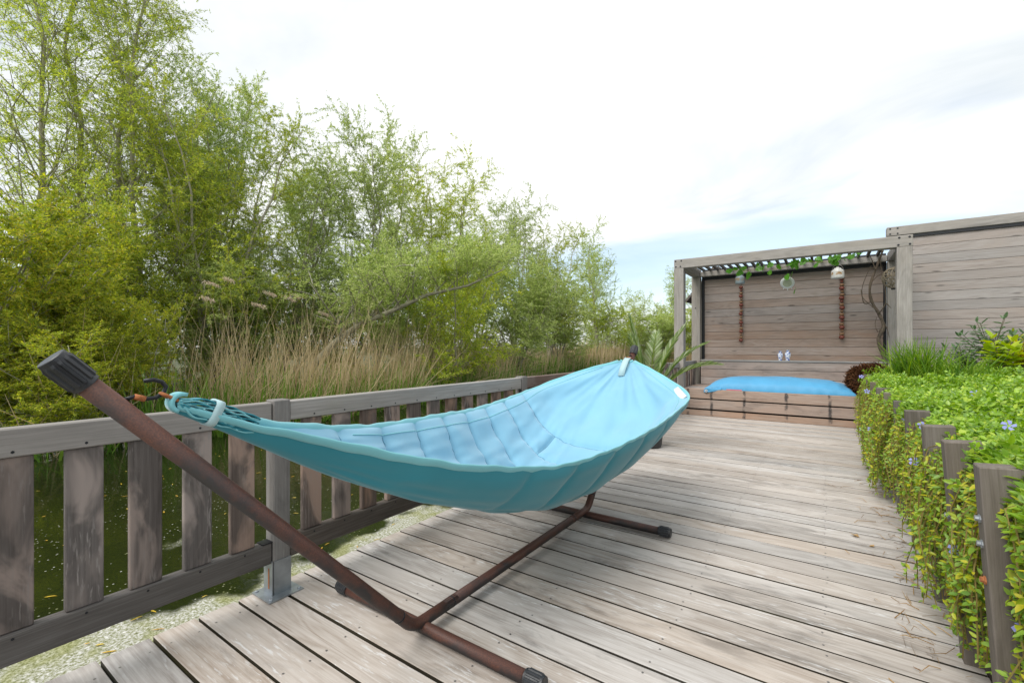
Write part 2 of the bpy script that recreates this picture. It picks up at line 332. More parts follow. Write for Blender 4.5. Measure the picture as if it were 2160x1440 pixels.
# ================================================================== 1. terrain, water
def heightland():
    """far bank: a sheet from the shoreline to the horizon"""
    ys = [-60,-20,-6,-2,0,2,4,6,8,10,13,16,20,24,28,34,42,52,70,110,200,500]
    def shore(y): return float(np.interp(y, [-60,8,14,23,30,44,60,500], [-9.0,-9.0,-10.6,-14.2,-14.6,-13.5,-8,-8]))
    offs = [0,-.35,-.9,-1.6,-2.6,-4,-7,-12,-25,-60,-200,-700]; zz = [-.95,-.52,-.38,-.30,-.22,-.12,0,.05,.1,.1,.1,.1]
    V = []; F = []
    for y in ys:
        for o_, z in zip(offs, zz): V.append((shore(y)+o_+.25*math.sin(y*1.7), y, z+random.uniform(-.05,.05)*(1 if o_ < -.3 else 0)))
    n = len(offs)
    for i in range(len(ys)-1):
        for j in range(n-1): F.append((i*n+j, i*n+j+1, (i+1)*n+j+1, (i+1)*n+j)[::-1])
    return V, F
def SHORE(y): return np.interp(y, [-60,8,14,23,30,44,60,500], [-9.0,-9.0,-10.6,-14.2,-14.6,-13.5,-8,-8])
def bankmat():
    m, t, b, L = newmat('bank_soil'); g = N(t, 'ShaderNodeNewGeometry'); n = N(t, 'ShaderNodeTexNoise'); n.inputs['Scale'].default_value = 1.3; n.inputs['Detail'].default_value = 6; L(g.outputs['Position'], n.inputs['Vector'])
    r = ramp(t, [(.3, (.03,.03,.012)), (.5, (.05,.065,.02)), (.7, (.09,.10,.03))]); L(n.outputs['Fac'], r.inputs[0]); L(r.outputs[0], b.inputs['Base Color']); b.inputs['Roughness'].default_value = .95; return m
V, F = heightland(); mb = MB(); mb.add(V, F); o = mb.build('terrain', bankmat()); tag(o, 'low overgrown far bank of the pond', kind='structure')
mb = MB(); mb.box(.52, 60, -8, 9.6, -1.4, -.02).box(-3.4, 60, 9.6, 60, -1.4, -.03); o = mb.build('ground', M['soil']); tag(o, 'dark soil on the house side behind the deck', kind='structure')

def watermat():
    m, t, b, L = newmat('pond_water'); g = N(t, 'ShaderNodeNewGeometry'); sp = N(t, 'ShaderNodeSeparateXYZ'); L(g.outputs['Position'], sp.inputs[0])
    def noise(s, d=5, ro=.55, sc=None):
        n = N(t, 'ShaderNodeTexNoise'); n.inputs['Scale'].default_value = s; n.inputs['Detail'].default_value = d; n.inputs['Roughness'].default_value = ro; L(g.outputs['Position'], n.inputs['Vector']); return n.outputs['Fac']
    def mr(x, a, c, d=0., e=1.):
        n = N(t, 'ShaderNodeMapRange', interpolation_type='SMOOTHSTEP'); L(x, n.inputs[0]); n.inputs[1].default_value = a; n.inputs[2].default_value = c; n.inputs[3].default_value = d; n.inputs[4].default_value = e; return n.outputs[0]
    def mt(op, a, c):
        n = N(t, 'ShaderNodeMath', operation=op, use_clamp=False)
        for i, x in enumerate((a, c)):
            if isinstance(x, (int, float)): n.inputs[i].default_value = x
            else: L(x, n.inputs[i])
        return n.outputs[0]
    # duckweed scum gathers against the deck and thins out towards open water
    near = mr(sp.outputs['X'], -4.3, -2.5, -.22, .30)
    big = noise(1.15, 4); sc = mt('ADD', big, near); scum = mr(sc, .50, .60)
    cell = noise(60, 4, .75); scol = ramp(t, [(.30, (.045,.05,.03)), (.43, (.20,.21,.10)), (.54, (.40,.40,.36)), (.66, (.66,.66,.64))]); L(cell, scol.inputs[0])
    gpatch = mr(noise(3.5, 4), .46, .62, 0, .75); gm = N(t, 'ShaderNodeMix', data_type='RGBA'); L(gpatch, gm.inputs[0]); L(scol.outputs[0], gm.inputs[6])
    gcol = ramp(t, [(.3, (.06,.075,.015)), (.6, (.26,.27,.08))]); L(cell, gcol.inputs[0]); L(gcol.outputs[0], gm.inputs[7])
    # single specks on the open water: floating fluff and painted sky glints
    vo = N(t, 'ShaderNodeTexVoronoi'); vo.inputs['Scale'].default_value = 26; L(g.outputs['Position'], vo.inputs['Vector'])
    spk = mt('MULTIPLY', mr(vo.outputs['Distance'], .10, .18, 1, 0), mr(noise(2.2, 4), .42, .54, 0, 1)); spk = mt('MULTIPLY', spk, mr(sp.outputs['X'], -7.5, -5, .15, 1))
    fac = N(t, 'ShaderNodeMath', operation='MAXIMUM'); L(scum, fac.inputs[0]); L(spk, fac.inputs[1])
    mx_ = N(t, 'ShaderNodeMix', data_type='RGBA'); L(fac.outputs[0], mx_.inputs[0]); mx_.inputs[6].default_value = (.012,.017,.005, 1); L(gm.outputs[2], mx_.inputs[7]); L(mx_.outputs[2], b.inputs['Base Color'])
    L(mr(fac.outputs[0], 0, 1, .06, .8), b.inputs['Roughness']); b.inputs['IOR'].default_value = 1.33
    wv = noise(7, 3); bp = N(t, 'ShaderNodeBump'); bp.inputs['Strength'].default_value = .05; bp.inputs['Distance'].default_value = .05; L(wv, bp.inputs['Height'])
    b2 = N(t, 'ShaderNodeBump'); b2.inputs['Strength'].default_value = .5; b2.inputs['Distance'].default_value = .006; L(mt('MULTIPLY', cell, fac.outputs[0]), b2.inputs['Height']); L(bp.outputs[0], b2.inputs['Normal']); L(b2.outputs[0], b.inputs['Normal'])
    return m
WZ = -.45
mb = MB(); mb.add([(-60,-60,WZ),(.5,-60,WZ),(.5,120,WZ),(-60,120,WZ)], [(0,1,2,3)]); o = mb.build('water', watermat()); tag(o, 'dark green pond water with pale floating scum', kind='structure')

# ---------- vectorised leaves
def leaves(P, D, L_, Wd, fold=.0, rs=None):
    """diamond leaves: base points P, directions D, lengths, widths -> V, F (quads)"""
    rs = rs or rng; n = len(P)
    D = D/np.linalg.norm(D, axis=1, keepdims=True); A = rs.normal(size=(n,3)); S = np.cross(D, A); S /= np.linalg.norm(S, axis=1, keepdims=True)+1e-9
    L_ = np.broadcast_to(L_, n)[:,None]; Wd = np.broadcast_to(Wd, n)[:,None]
    mid = P+D*L_*.45; V = np.empty((n,4,3)); V[:,0] = P; V[:,1] = mid+S*Wd*.5; V[:,2] = P+D*L_; V[:,3] = mid-S*Wd*.5
    return V.reshape(-1,3), np.arange(n*4).reshape(n,4)
def oval_leaves(P, D, Up, L_, Wd, fold=.25):
    """pointed oval leaves with a folded midrib: 6 verts, 2 quads + 0; Up = rough face normal"""
    n = len(P); D = D/np.linalg.norm(D,axis=1,keepdims=True); S = np.cross(D, Up); S /= np.linalg.norm(S,axis=1,keepdims=True)+1e-9; U = np.cross(S, D)
    L_ = np.broadcast_to(L_, n)[:,None]; Wd = np.broadcast_to(Wd, n)[:,None]
    V = np.empty((n,6,3)); V[:,0] = P; V[:,1] = P+D*L_*.32+S*Wd*.5+U*Wd*fold*.5; V[:,2] = P+D*L_*.72+S*Wd*.36+U*Wd*fold*.3
    V[:,3] = P+D*L_-U*L_*.06; V[:,4] = P+D*L_*.72-S*Wd*.36+U*Wd*fold*.3; V[:,5] = P+D*L_*.32-S*Wd*.5+U*Wd*fold*.5
    b = np.arange(n)[:,None]*6; F = np.concatenate([b+np.array([[0,1,2,3]]), b+np.array([[0,3,4,5]])], 0)
    return V.reshape(-1,3), F
def strips(P0, P1, P2, w, rs=None):
    """thin two-segment blades through P0,P1,P2, width w tapering to a tip"""
    rs = rs or rng; n = len(P0); A = rs.normal(size=(n,3)); D = P2-P0; S = np.cross(D, A); S /= np.linalg.norm(S,axis=1,keepdims=True)+1e-9; w = np.broadcast_to(w, n)[:,None]
    V = np.empty((n,6,3)); V[:,0] = P0-S*w/2; V[:,1] = P0+S*w/2; V[:,2] = P1+S*w*.45; V[:,3] = P1-S*w*.45; V[:,4] = P2+S*w*.12; V[:,5] = P2-S*w*.12
    b = np.arange(n)[:,None]*6; F = np.concatenate([b+np.array([[0,1,2,3]]), b+np.array([[3,2,4,5]])], 0)
    return V.reshape(-1,3), F

# ================================================================== 2. trees
def grow(seed, H, stems=1, lean=(0,0), spread=.32, nprim=30, low=.18, leaf=(.07,.018), perTwig=34, droop=.15, twiglen=.6, base_r=.07, fan=.0, trunkpath=None, catk=0, nsec=6, ntw=5, up=.75):
    """returns (wood mesh, leaf mesh, catkin mesh or None), base at the origin"""
    rs = np.random.default_rng(seed); rd = random.Random(seed)
    wb = MB(); T0 = []; TD = []; TL = []
    for s in range(stems):
        if trunkpath: path = [Vector(p) for p in trunkpath]
        else:
            a = rd.uniform(0, 6.28); hh = H*rd.uniform(.82, 1) if s else H
            ox, oy = lean[0]+fan*math.cos(a), lean[1]+fan*math.sin(a)
            path = [Vector((.12*math.cos(a)*(s>0), .12*math.sin(a)*(s>0), 0))]
            wob = [rd.uniform(-.03,.03)*H for _ in range(14)]
            for k in range(1, 8):
                f = k/7; path.append(Vector((ox*f**1.2*H+wob[k]*f, oy*f**1.2*H+wob[k+6]*f, hh*f)))
        n = len(path); r0 = base_r*rd.uniform(.8,1.1)
        wb.tube(path, [r0*(1-.9*i/(n-1))+.006 for i in range(n)], 7)
        npz = max(6, nprim//stems)
        for b_ in range(npz):
            f = low+(.98-low)*((b_+rd.random())/npz); i = min(int(f*(n-1)), n-2); q = f*(n-1)-i; p = path[i].lerp(path[i+1], q)
            az = b_*2.4+rd.uniform(-.5,.5); ln = H*spread*(1.05-.62*f)*rd.uniform(.6,1.15)+.35; e = R(rd.uniform(25,60))*up+f*.35
            d = Vector((math.cos(az)*math.cos(e), math.sin(az)*math.cos(e), math.sin(e)))
            pts = [p]; dd = d.copy()
            for k in range(4): dd = (dd+Vector((rd.uniform(-.2,.2), rd.uniform(-.2,.2), rd.uniform(-.12,.22)))).normalized(); pts.append(pts[-1]+dd*ln/4)
            rb = max(.006, r0*(1-.85*f)*.42); wb.tube(pts, [rb*(1-.2*k) for k in range(5)], 4, cap=False)
            for s2 in range(nsec):
                g = .18+.82*(s2+rd.random())/nsec; i2 = min(int(g*4), 3); p2 = pts[i2].lerp(pts[i2+1], g*4-i2)
                d2 = (dd+Vector((rd.gauss(0,.75), rd.gauss(0,.75), rd.gauss(.1,.5)))).normalized(); l2 = ln*rd.uniform(.22,.45)+.15; e2 = p2+d2*l2
                wb.tube([p2, p2+d2*l2*.5+Vector((0,0,.03)), e2], [rb*.4+.002, rb*.3+.002, .002], 3, cap=False)
                for t3 in range(ntw):
                    h = (t3+rd.random())/ntw; p3 = p2.lerp(e2, h); d3 = (d2*.6+Vector((rd.gauss(0,.6), rd.gauss(0,.6), rd.gauss(.05-droop,.45)))).normalized()
                    T0.append(p3); TD.append(d3); TL.append(twiglen*rd.uniform(.5,1.2))
    T0 = np.array(T0); TD = np.array(TD); TL = np.array(TL); nt_ = len(T0)
    end = T0+TD*TL[:,None]; mid = T0+TD*TL[:,None]*.5+np.array([0,0,.02]); end[:,2] -= droop*TL*.5
    tv, tf = strips(T0, mid, end, .006, rs)
    idx = np.repeat(np.arange(nt_), perTwig); h = rs.random(len(idx))**.8; P = T0[idx]+(end-T0)[idx]*h[:,None]+rs.normal(size=(len(idx),3))*.012
    Dl = TD[idx]*.7+rs.normal(size=(len(idx),3))*.65; Dl[:,2] -= droop*.6
    Lf = leaf[0]*rs.uniform(.55,1.25,len(idx)); V_, F_ = leaves(P, Dl, Lf, Lf*leaf[1]/leaf[0]*rs.uniform(.8,1.2,len(idx)), rs=rs)
    wood_ = wb.mesh('wood'); lm = npmesh('leaves', V_, F_); tw = npmesh('twigs', tv, tf)
    ck = None
    if catk:
        ii = rs.integers(0, nt_, catk); hh_ = rs.random(catk); P = T0[ii]+(end-T0)[ii]*hh_[:,None]; Dc = rs.normal(size=(catk,3))*.5+np.array([0,0,.35]); Lc = rs.uniform(.035,.08,catk)
        Dc /= np.linalg.norm(Dc,axis=1,keepdims=True); Pm = P+Dc*Lc[:,None]*.5+rs.normal(size=(catk,3))*.006; v_, f_ = strips(P, Pm, P+Dc*Lc[:,None], rs.uniform(.010,.016,catk), rs); ck = npmesh('catkins', v_, f_)
    return wood_, lm, tw, ck
PROT = {}
def proto(key, mat, **k):
    w_, l_, t_, c_ = grow(**k); w_.materials.append(M['bark']); w_.polygons.foreach_set('use_smooth', [True]*len(w_.polygons)); l_.materials.append(M[mat]); t_.materials.append(M['twig'])
    if c_: c_.materials.append(M['catkin'])
    zz_ = np.empty(len(l_.vertices)*3, np.float32); l_.vertices.foreach_get('co', zz_); PROT[key] = (w_, l_, t_, c_, float(np.percentile(zz_[2::3], 99.6)))
def at(u, d):      # ground position from a bearing in the photograph and a distance
    lat = (u-1080)/954*d; s, c = math.sin(R(34.68)), math.cos(R(34.68)); return -s*d+c*lat, c*d+s*lat
def tree(name, key, label, x, y, H, wide=1, rot=0, cat='tree', group='willow trees on the far bank', z=-.25):
    w_, l_, t_, c_, h0 = PROT[key]; s = H/h0; r = thing(name, label, cat, (x, y, z), 0, group)
    for nm, me in (('trunk', w_), ('crown', l_), ('twigs', t_), ('catkins', c_)):
        if me is None: continue
        o_ = link(nm, me, None, r, rot=(0,0,rot), scale=(s*wide, s*wide, s))
        if nm in ('crown','twigs','catkins'): o_['kind'] = 'stuff'
    return r
proto('tall', 'leafA', seed=11, H=13, stems=1, lean=(.05,.02), spread=.22, nprim=46, low=.14, leaf=(.085,.02), perTwig=36, base_r=.115, droop=.2, twiglen=.75, up=.95)
proto('tall2', 'leafA', seed=12, H=13, stems=2, lean=(-.02,.02), spread=.22, nprim=50, low=.14, leaf=(.085,.02), perTwig=34, base_r=.10, fan=.10, droop=.2, twiglen=.75, up=.95)
proto('mid', 'leafB', seed=21, H=10, stems=4, lean=(.05,0), spread=.30, nprim=64, low=.10, leaf=(.09,.024), perTwig=40, base_r=.075, fan=.24, droop=.1, twiglen=.65)
proto('mid2', 'leafA', seed=22, H=10, stems=5, lean=(.04,.04), spread=.29, nprim=66, low=.10, leaf=(.09,.024), perTwig=40, base_r=.07, fan=.22, droop=.15, twiglen=.65, catk=9000)
proto('mid3', 'leafB', seed=23, H=10, stems=3, lean=(-.03,.03), spread=.31, nprim=62, low=.10, leaf=(.095,.026), perTwig=40, base_r=.08, fan=.22, droop=.05, twiglen=.7)
proto('bush', 'leafC', seed=31, H=4, stems=6, spread=.34, nprim=54, low=.02, leaf=(.082,.027), perTwig=32, base_r=.03, fan=.42, droop=.05, twiglen=.42, catk=11000, up=.7)
proto('bush2', 'leafB', seed=32, H=4.5, stems=6, spread=.36, nprim=54, low=.02, leaf=(.088,.028), perTwig=34, base_r=.035, fan=.38, droop=.1, twiglen=.5, catk=900, up=.7)
proto('bush3', 'leafA', seed=33, H=4.5, stems=5, spread=.38, nprim=50, low=.02, leaf=(.088,.028), perTwig=34, base_r=.035, fan=.45, droop=.1, twiglen=.5, catk=5000, up=.6)
def tt(name, key, u, vtop, d, wide, rot, label, **k):
    x, y = at(u, d); tree(name, key, label, x, y, 1.4+(733-vtop)/954*d, wide, rot, **k)
tt('willow_tree', 'tall', 75, -330, 11.5, 1.0, 2.6, 'tall thin willow with a pale trunk leaning left, leftmost of the tall trees')
tt('willow_tree', 'tall2', 195, -300, 12.2, .95, .4, 'tall willow with a straight pale double trunk, second of the tall trees from the left')
tt('willow_tree', 'tall', 290, -190, 12.8, .95, 5.6, 'tall willow with a trunk leaning right, rightmost of the three tall trees')
tt('willow_tree', 'mid2', 450, 195, 13.2, 1.05, 1.1, 'yellow-green willow with catkins, just right of the tall pale trunks')
tt('willow_tree', 'mid', 590, 320, 15.5, 1.1, 0, 'grey-green willow with a wind-bent top, left of the highest middle tree')
tt('willow_tree', 'mid3', 795, 250, 17.5, .9, 2, 'willow with an airy top spire, highest tree in the middle of the picture')
tt('willow_tree', 'mid', 700, 360, 18.5, .9, 3.7, 'green willow half hidden behind the highest middle tree, on its left')
tt('willow_tree', 'mid2', 915, 320, 19.5, 1.05, 2.9, 'rounded willow just right of the highest middle tree')
tt('willow_tree', 'mid3', 1000, 420, 22, 1.1, 4.4, 'lower willow filling the dip between two higher treetops')
tt('willow_tree', 'mid', 1085, 390, 25, .95, 1.6, 'pointed willow above the far end of the hammock')
tt('willow_tree', 'mid2', 1160, 470, 30, .9, .9, 'slim willow right of the pointed willow above the hammock')
tt('willow_tree', 'mid3', 1262, 482, 38, .95, 5.1, 'rounded willow standing alone against the sky, left of the pergola')
tt('willow_tree', 'mid2', 1345, 610, 42, .8, 2.2, 'low far willow above the potted palm')
tt('willow_tree', 'mid', 1400, 572, 46, .8, 5.5, 'far yellow-green willow just left of the pergola post')
tt('willow_tree', 'mid2', 1475, 585, 44, .8, 3.9, 'far willow seen between the two left pergola posts')
tt('willow_tree', 'mid', 395, 170, 15.5, .85, 5.9, 'fine-leaved willow filling in between the tall trunks and the catkin willow')
tt('willow_tree', 'mid', 510, 290, 16.5, 1.0, 3.1, 'grey-green willow directly right of the catkin willow')
tt('willow_tree', 'mid3', 440, 160, 15.5, .8, 1.3, 'slim willow whose top stands just right of the three tall trees')
BG = dict(cat='bush', group='willow bushes along the far bank')
tt('willow_bush', 'bush', -60, 430, 7.0, 1.1, .3, 'willow bush with yellow catkins at the left edge, above the fence rail', **BG)
tt('willow_bush', 'bush', 110, 560, 6.9, 1.15, 2.5, 'dense catkin bush behind the black cap of the near hammock post', **BG)
tt('willow_bush', 'bush', 20, 690, 6.45, 1.5, 1.9, 'low catkin bush hanging over the water at the left end of the fence rail', **BG)
tt('willow_bush', 'bush', 165, 700, 6.7, 1.5, 3.6, 'low catkin bush at the water between the black cap and the fence rail', **BG)
tt('willow_bush', 'bush3', 40, 400, 10, 1.0, 4.0, 'tall yellow-flecked bush under the leftmost tall tree', **BG)
tt('willow_bush', 'bush', 290, 640, 7.9, 1.0, 4.2, 'catkin bush behind the near hook of the hammock', **BG)
tt('willow_bush', 'bush3', 330, 480, 12.5, 1.1, 1.2, 'tall bush at the foot of the tall willows', **BG)
tt('willow_bush', 'bush2', 500, 540, 13.5, 1.1, 2.2, 'dark green bush behind the reed plumes', **BG)
tt('willow_bush', 'bush2', 860, 500, 15.5, 1.0, .2, 'grey-green bush behind the leaning trunk', **BG)
tt('willow_bush', 'bush3', 960, 520, 14.5, 1.0, 5.0, 'bright bush with yellow catkins reaching over the reeds, right of the leaning trunk', **BG)
tt('willow_bush', 'bush2', 1090, 540, 21.5, 1.1, 3.3, 'dense rounded bush above the far corner of the hammock', **BG)
tt('willow_bush', 'bush2', 1180, 600, 31, 1.15, 1.0, 'low silvery bush left of the potted palm', **BG)
tt('willow_bush', 'bush3', 1270, 640, 40, 1.3, 2.0, 'far low bush directly behind the potted palm', **BG)
tt('willow_bush', 'bush2', 1390, 655, 41, 1.6, 1.5, 'far low bush between the palm and the left pergola post', **BG)
tt('willow_bush', 'bush3', 1440, 640, 40, 1.5, 3.0, 'far yellowish bush behind the front left pergola post', **BG)
tt('willow_bush', 'bush2', 620, 610, 17, 1.2, 4.1, 'shaded bush left of the leaning trunk, behind the reeds', **BG)
tt('willow_bush', 'bush3', 740, 620, 19, 1.3, 2.8, 'shaded bush under the highest middle tree', **BG)
tt('willow_bush', 'bush', 190, 620, 9.5, 1.2, 5.2, 'low catkin bush between the black cap and the hook', **BG)
tt('willow_bush', 'bush2', 1340, 680, 44, 1.6, 4.4, 'far low bush behind the palm fronds, left of the pergola', **BG)
# the leaning willow: its trunk rises out of the reeds towards the right
x0, y0 = at(640, 13.4)
lw, ll, ltw, _ = grow(seed=41, H=5.5, trunkpath=[(0,0,0),(.35,.15,.55),(.95,.4,1.15),(1.7,.75,1.7),(2.5,1.2,2.05),(3.4,1.7,2.5),(4.4,2.3,2.75),(5.3,2.8,3.2)], spread=.3, nprim=34, low=.3, leaf=(.08,.022), perTwig=34, base_r=.13, droop=.1, twiglen=.55, up=.8)
r = thing('leaning_willow', 'willow with a bare dark trunk leaning right out of the reeds', 'tree', (x0, y0, .1), 0, 'willow trees on the far bank')
link('trunk', lw, M['bark'], r, smooth=True); c_ = link('crown', ll, M['leafB'], r); c_['kind'] = 'stuff'; c_ = link('twigs', ltw, M['twig'], r); c_['kind'] = 'stuff'

# ---------- reeds
def reed_field(n, y0, y1, w0, w1, hmin, hmax, lean_, wid, up=0):
    y = rng.uniform(y0, y1, n); x = SHORE(y)-rng.uniform(w0, w1, n)+rng.normal(size=n)*.1; h = rng.uniform(hmin, hmax, n)*rng.uniform(.45,1,n)
    P0 = np.stack([x, y, np.full(n, -.45)], 1); lx = rng.normal(size=n)*lean_; ly = rng.normal(size=n)*lean_+.08; lie = rng.random(n) < .12; lx[lie] *= 3.2; ly[lie] *= 3.2
    P2 = P0+np.stack([lx*h, ly*h, h*np.sqrt(np.clip(1-lx**2-ly**2,.15,1))], 1); P1 = (P0+P2)/2+rng.normal(size=(n,3))*.03*h[:,None]
    return strips(P0, P1, P2, wid*rng.uniform(.7,1.3,n))
def join(parts):
    V = []; F = []; b = 0
    for v, f in parts: V.append(v); F.append(f+b); b += len(v)
    return np.concatenate(V), np.concatenate(F)
v, f = join([reed_field(3400, 3.6, 14, -.15, 1.7, 1.4, 3.1, .25, .011), reed_field(130, 1, 4, -.1, 1.2, 1.0, 2.3, .25, .012), reed_field(3600, 14, 30, -.3, 2.4, 1.2, 2.3, .15, .018), reed_field(6500, 30, 62, -.6, 4, 1.6, 2.6, .12, .04)])
reeds = link('dry_reeds', npmesh('reeds', v, f), M['reed']); tag(reeds, 'belt of dry tan reeds along the far bank', 'reeds', kind='stuff')
v, f = join([reed_field(3600, 2.5, 14, -.35, 1.5, .6, 1.5, .22, .024), reed_field(260, 0, 3, -.4, .8, .4, .9, .2, .026), reed_field(3000, 14, 40, -.4, 1.5, .7, 1.5, .16, .04)])
o = link('green_reeds', npmesh('greenreeds', v, f), M['reedg']); tag(o, 'fresh green reed blades at the foot of the dry reeds', 'reeds', kind='stuff')
for (u, vv, d, L1) in [(430,590,10.6,.32),(422,622,10.4,.3),(470,583,11.0,.25),(530,636,11.2,.34),(555,612,11.5,.3),(596,622,11.6,.34),(612,618,11.9,.3),(672,655,12.2,.3),(790,655,13,.3)]:
    x, y = at(u, d); z = 1.1+(733-vv)/954*d; n = 70; s = rng.random(n)
    dirv = np.array([.5, .5, -.25]); dirv /= np.linalg.norm(dirv)
    P = np.array([x,y,z])+dirv*(s*L1)[:,None]+rng.normal(size=(n,3))*.018; D = np.tile(np.array([.25,.25,-1.0]),(n,1))+rng.normal(size=(n,3))*.35
    v1, f1 = leaves(P, D, rng.uniform(.06,.13,n), .016); st = np.array([[x,y,z]]); bs = np.array([[x-.75,y-.6,-.45]]); v2, f2 = strips(bs, (bs+st)/2+np.array([[-.1,-.08,.2]]), st, .016)
    o = link('reed_plume', npmesh('plume', v1, f1), M['plume'], reeds); o2 = link('plume_stalk', npmesh('stalk', v2, f2), M['reed'], o)

# ---------- yellow leaves floating on the water
n = 380; x = -2.15-rng.random(n)**1.6*5.5; y = rng.uniform(-.6, 7.5, n); P = np.stack([x, y, np.full(n, WZ+.006)], 1); a = rng.uniform(0,6.28,n); D = np.stack([np.cos(a), np.sin(a), np.zeros(n)], 1)
v, f = oval_leaves(P, D, np.tile([0,0,1.], (n,1)), rng.uniform(.025,.075,n), rng.uniform(.006,.014,n), .1)
o = link('floating_leaves', npmesh('floaters', v, f), M['yleaf']); tag(o, 'yellow fallen willow leaves floating on the pond', 'leaves', kind='stuff')

# ================================================================== 3. deck
deckL, deckR = -2.108, .47; PITCH = .1523; Y0 = .854*1.1-.0005-5*PITCH  # seams measured at the deck edge
mb = MB()
for xj in np.arange(-2.0, .5, .5): mb.box(xj-.03, xj+.03, -.6, 9.3, -.19, -.031)
mb.box(-2.09, -2.05, -.6, 9.3, -.19, -.031)
deck = mb.build('deck', M['joist']); tag(deck, 'weathered grey plank deck beside the pond', kind='structure')
M['deck_side'] = wood('deck_side_wood', (.03,.026,.018), (.055,.048,.032), (.09,.08,.055), stain=.3, moss=.3)   # algae grime, plus the gaps' darkness put into the side colour
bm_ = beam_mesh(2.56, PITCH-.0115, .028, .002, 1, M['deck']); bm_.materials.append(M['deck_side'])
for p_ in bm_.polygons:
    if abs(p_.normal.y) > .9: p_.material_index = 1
nb = int((9.3-(Y0-4*PITCH))/PITCH)
for i in range(nb):
    ya = Y0-4*PITCH+i*PITCH; gap = random.uniform(.0055, .010) if ya < 4 else random.uniform(.004,.008)
    xr = deckR-random.uniform(0, .035); xl = deckL+random.uniform(-.004,.004)
    
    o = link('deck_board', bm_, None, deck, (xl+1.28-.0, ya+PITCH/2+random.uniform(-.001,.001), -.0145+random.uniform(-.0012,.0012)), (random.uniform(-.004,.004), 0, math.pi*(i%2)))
mb = MB()
for i in range(nb):
    ya = Y0-4*PITCH+i*PITCH
    if ya > 6.5: break
    for xj in np.arange(-2.0, .5, .5):
        for q in (.03, PITCH-.035):
            mb.lathe([(.004,0),(.004,.0006)], 6, Matrix.Translation((xj+random.uniform(-.01,.01), ya+q, .0003)))
o = mb.build('deck_screw', M['screw'], deck); o['kind'] = 'stuff'

# ================================================================== 4. fence
fence = thing('wooden_fence', 'weathered grey picket fence along the pond side of the deck', 'fence', (-2.04, 3, 0))
def fbeam(nm, mat, *a, **k):
    o_ = beam(nm, mat, None, *a, **k); o_.parent = fence; o_.matrix_parent_inverse = Matrix.Translation((2.04,-3,0)); return o_
def fchild(o_, par=None): o_.parent = par or fence; o_.matrix_parent_inverse = Matrix.Translation((2.04,-3,0)); return o_
fx0, fx1 = -2.072, -2.008
posts = [-.955, 1.046, 3.047, 5.12, 7.19]
stops = []
for p in posts:
    fbeam('fence_post', M['post'], fx0-.003, fx1+.003, p, p+.075, .012, .866, bev=.004)
    # galvanised shoe
    mb = MB(); mb.box(fx1+.004, fx1+.008, p-.001, p+.076, .006, .155).box(fx0-.008, fx0-.004, p-.001, p+.076, .006, .155).box(fx0-.004, fx1+.004, p-.008, p-.004, .006, .155)
    sh = fchild(mb.build('post_shoe', M['galv']))
    mb = MB(); mb.box(-2.11, -1.957, p-.044, p+.112, .0005, .006); pl = link('shoe_plate', mb.mesh('plate'), M['galv'], sh)
    for (bx, by) in ((-2.095,p-.03),(-1.972,p-.03),(-1.972,p+.098),(-2.095,p+.098)):
        mb = MB(); mb.lathe([(.0075,0),(.0075,.005),(.005,.007)], 6, Matrix.Translation((bx,by,.006))); link('bolt', mb.mesh('bolt'), M['galv'], sh)
    mb = MB(); mb.box(-2.036, -2.028, p-.0095, p-.008, .03, .12); link('rust_streak', mb.mesh('streak'), M['ring'], sh)
spans = [(-.88,1.046,'rail'), (1.121,3.047,'rail'), (3.122,5.12,'rail_brown'), (5.195,7.19,'rail_brown'), (7.265,7.85,'rail'), (8.0,9.2,'rail')]
for k, (a, b, mt_) in enumerate(spans):
    fbeam('top_rail', M[mt_], -2.066, -2.014, a+.003, b-.003, .769, .857, bev=.004)
    fbeam('bottom_rail', M['railb'], -2.066, -2.014, a+.003, b-.003, .144, .237, bev=.004)
    y = a+.076 if k else -.782+.003
    while y+.095 < b-.0:
        fbeam('baluster', M['baluster'], -2.056, -2.028, y, y+.095, .238, .768, bev=.003); y += .166
    mb = MB()
    yb = a+.076 if k else -.779
    while yb+.095 < b:
        for zz in (.785, .222): mb.lathe([(.0045,0),(.0045,.0008)], 6, Matrix.Translation((-2.0139, yb+.0475, zz)) @ Matrix.Rotation(math.pi/2, 4, 'Y'))
        yb += .166
    if mb.v: o = fchild(mb.build('rail_screw', M['darksteel'])); o['kind'] = 'stuff'
    # black angle bracket at the far end of each span
    mb = MB(); mb.box(-2.064, -2.0135, b-.045, b-.0005, .2375, .2415).box(-2.062, -2.018, b-.0033, b-.0005, .15, .2374)
    fchild(mb.build('angle_bracket', M['darksteel'])); fchild(MB().box(-2.0135, -2.0115, b-.042, b-.004, .735, .766).build('rail_plate', M['darksteel']))

# ================================================================== 5. pergola, walls, bench
perg = thing('pergola', 'grey timber pergola frame with dark roof slats over the bench', 'pergola', (-.58, 8.5, 0))
def pch(o_): o_.parent = perg; o_.matrix_parent_inverse = Matrix.Translation((.58,-8.5,0)); return o_
for (xa, xb, ya, yb, zt) in [(-2.10,-1.945,7.85,8.0,2.43), (.785,.945,7.85,8.0,2.43), (-2.10,-1.95,9.08,9.22,2.44), (.80,.95,9.08,9.22,2.44)]:
    pch(beam('pergola_post', M['beam'], None, xa, xb, ya, yb, 0.002, zt, bev=.005))
pch(beam('front_beam', M['beam'], None, -2.10, .95, 7.853, 7.997, 2.432, 2.583, bev=.005))
pch(beam('back_beam', M['beam'], None, -1.947, .797, 9.09, 9.21, 2.445, 2.535, bev=.004))
pch(beam('side_beam', M['beam'], None, -2.09, -1.955, 8.0, 9.22, 2.442, 2.58, bev=.004))
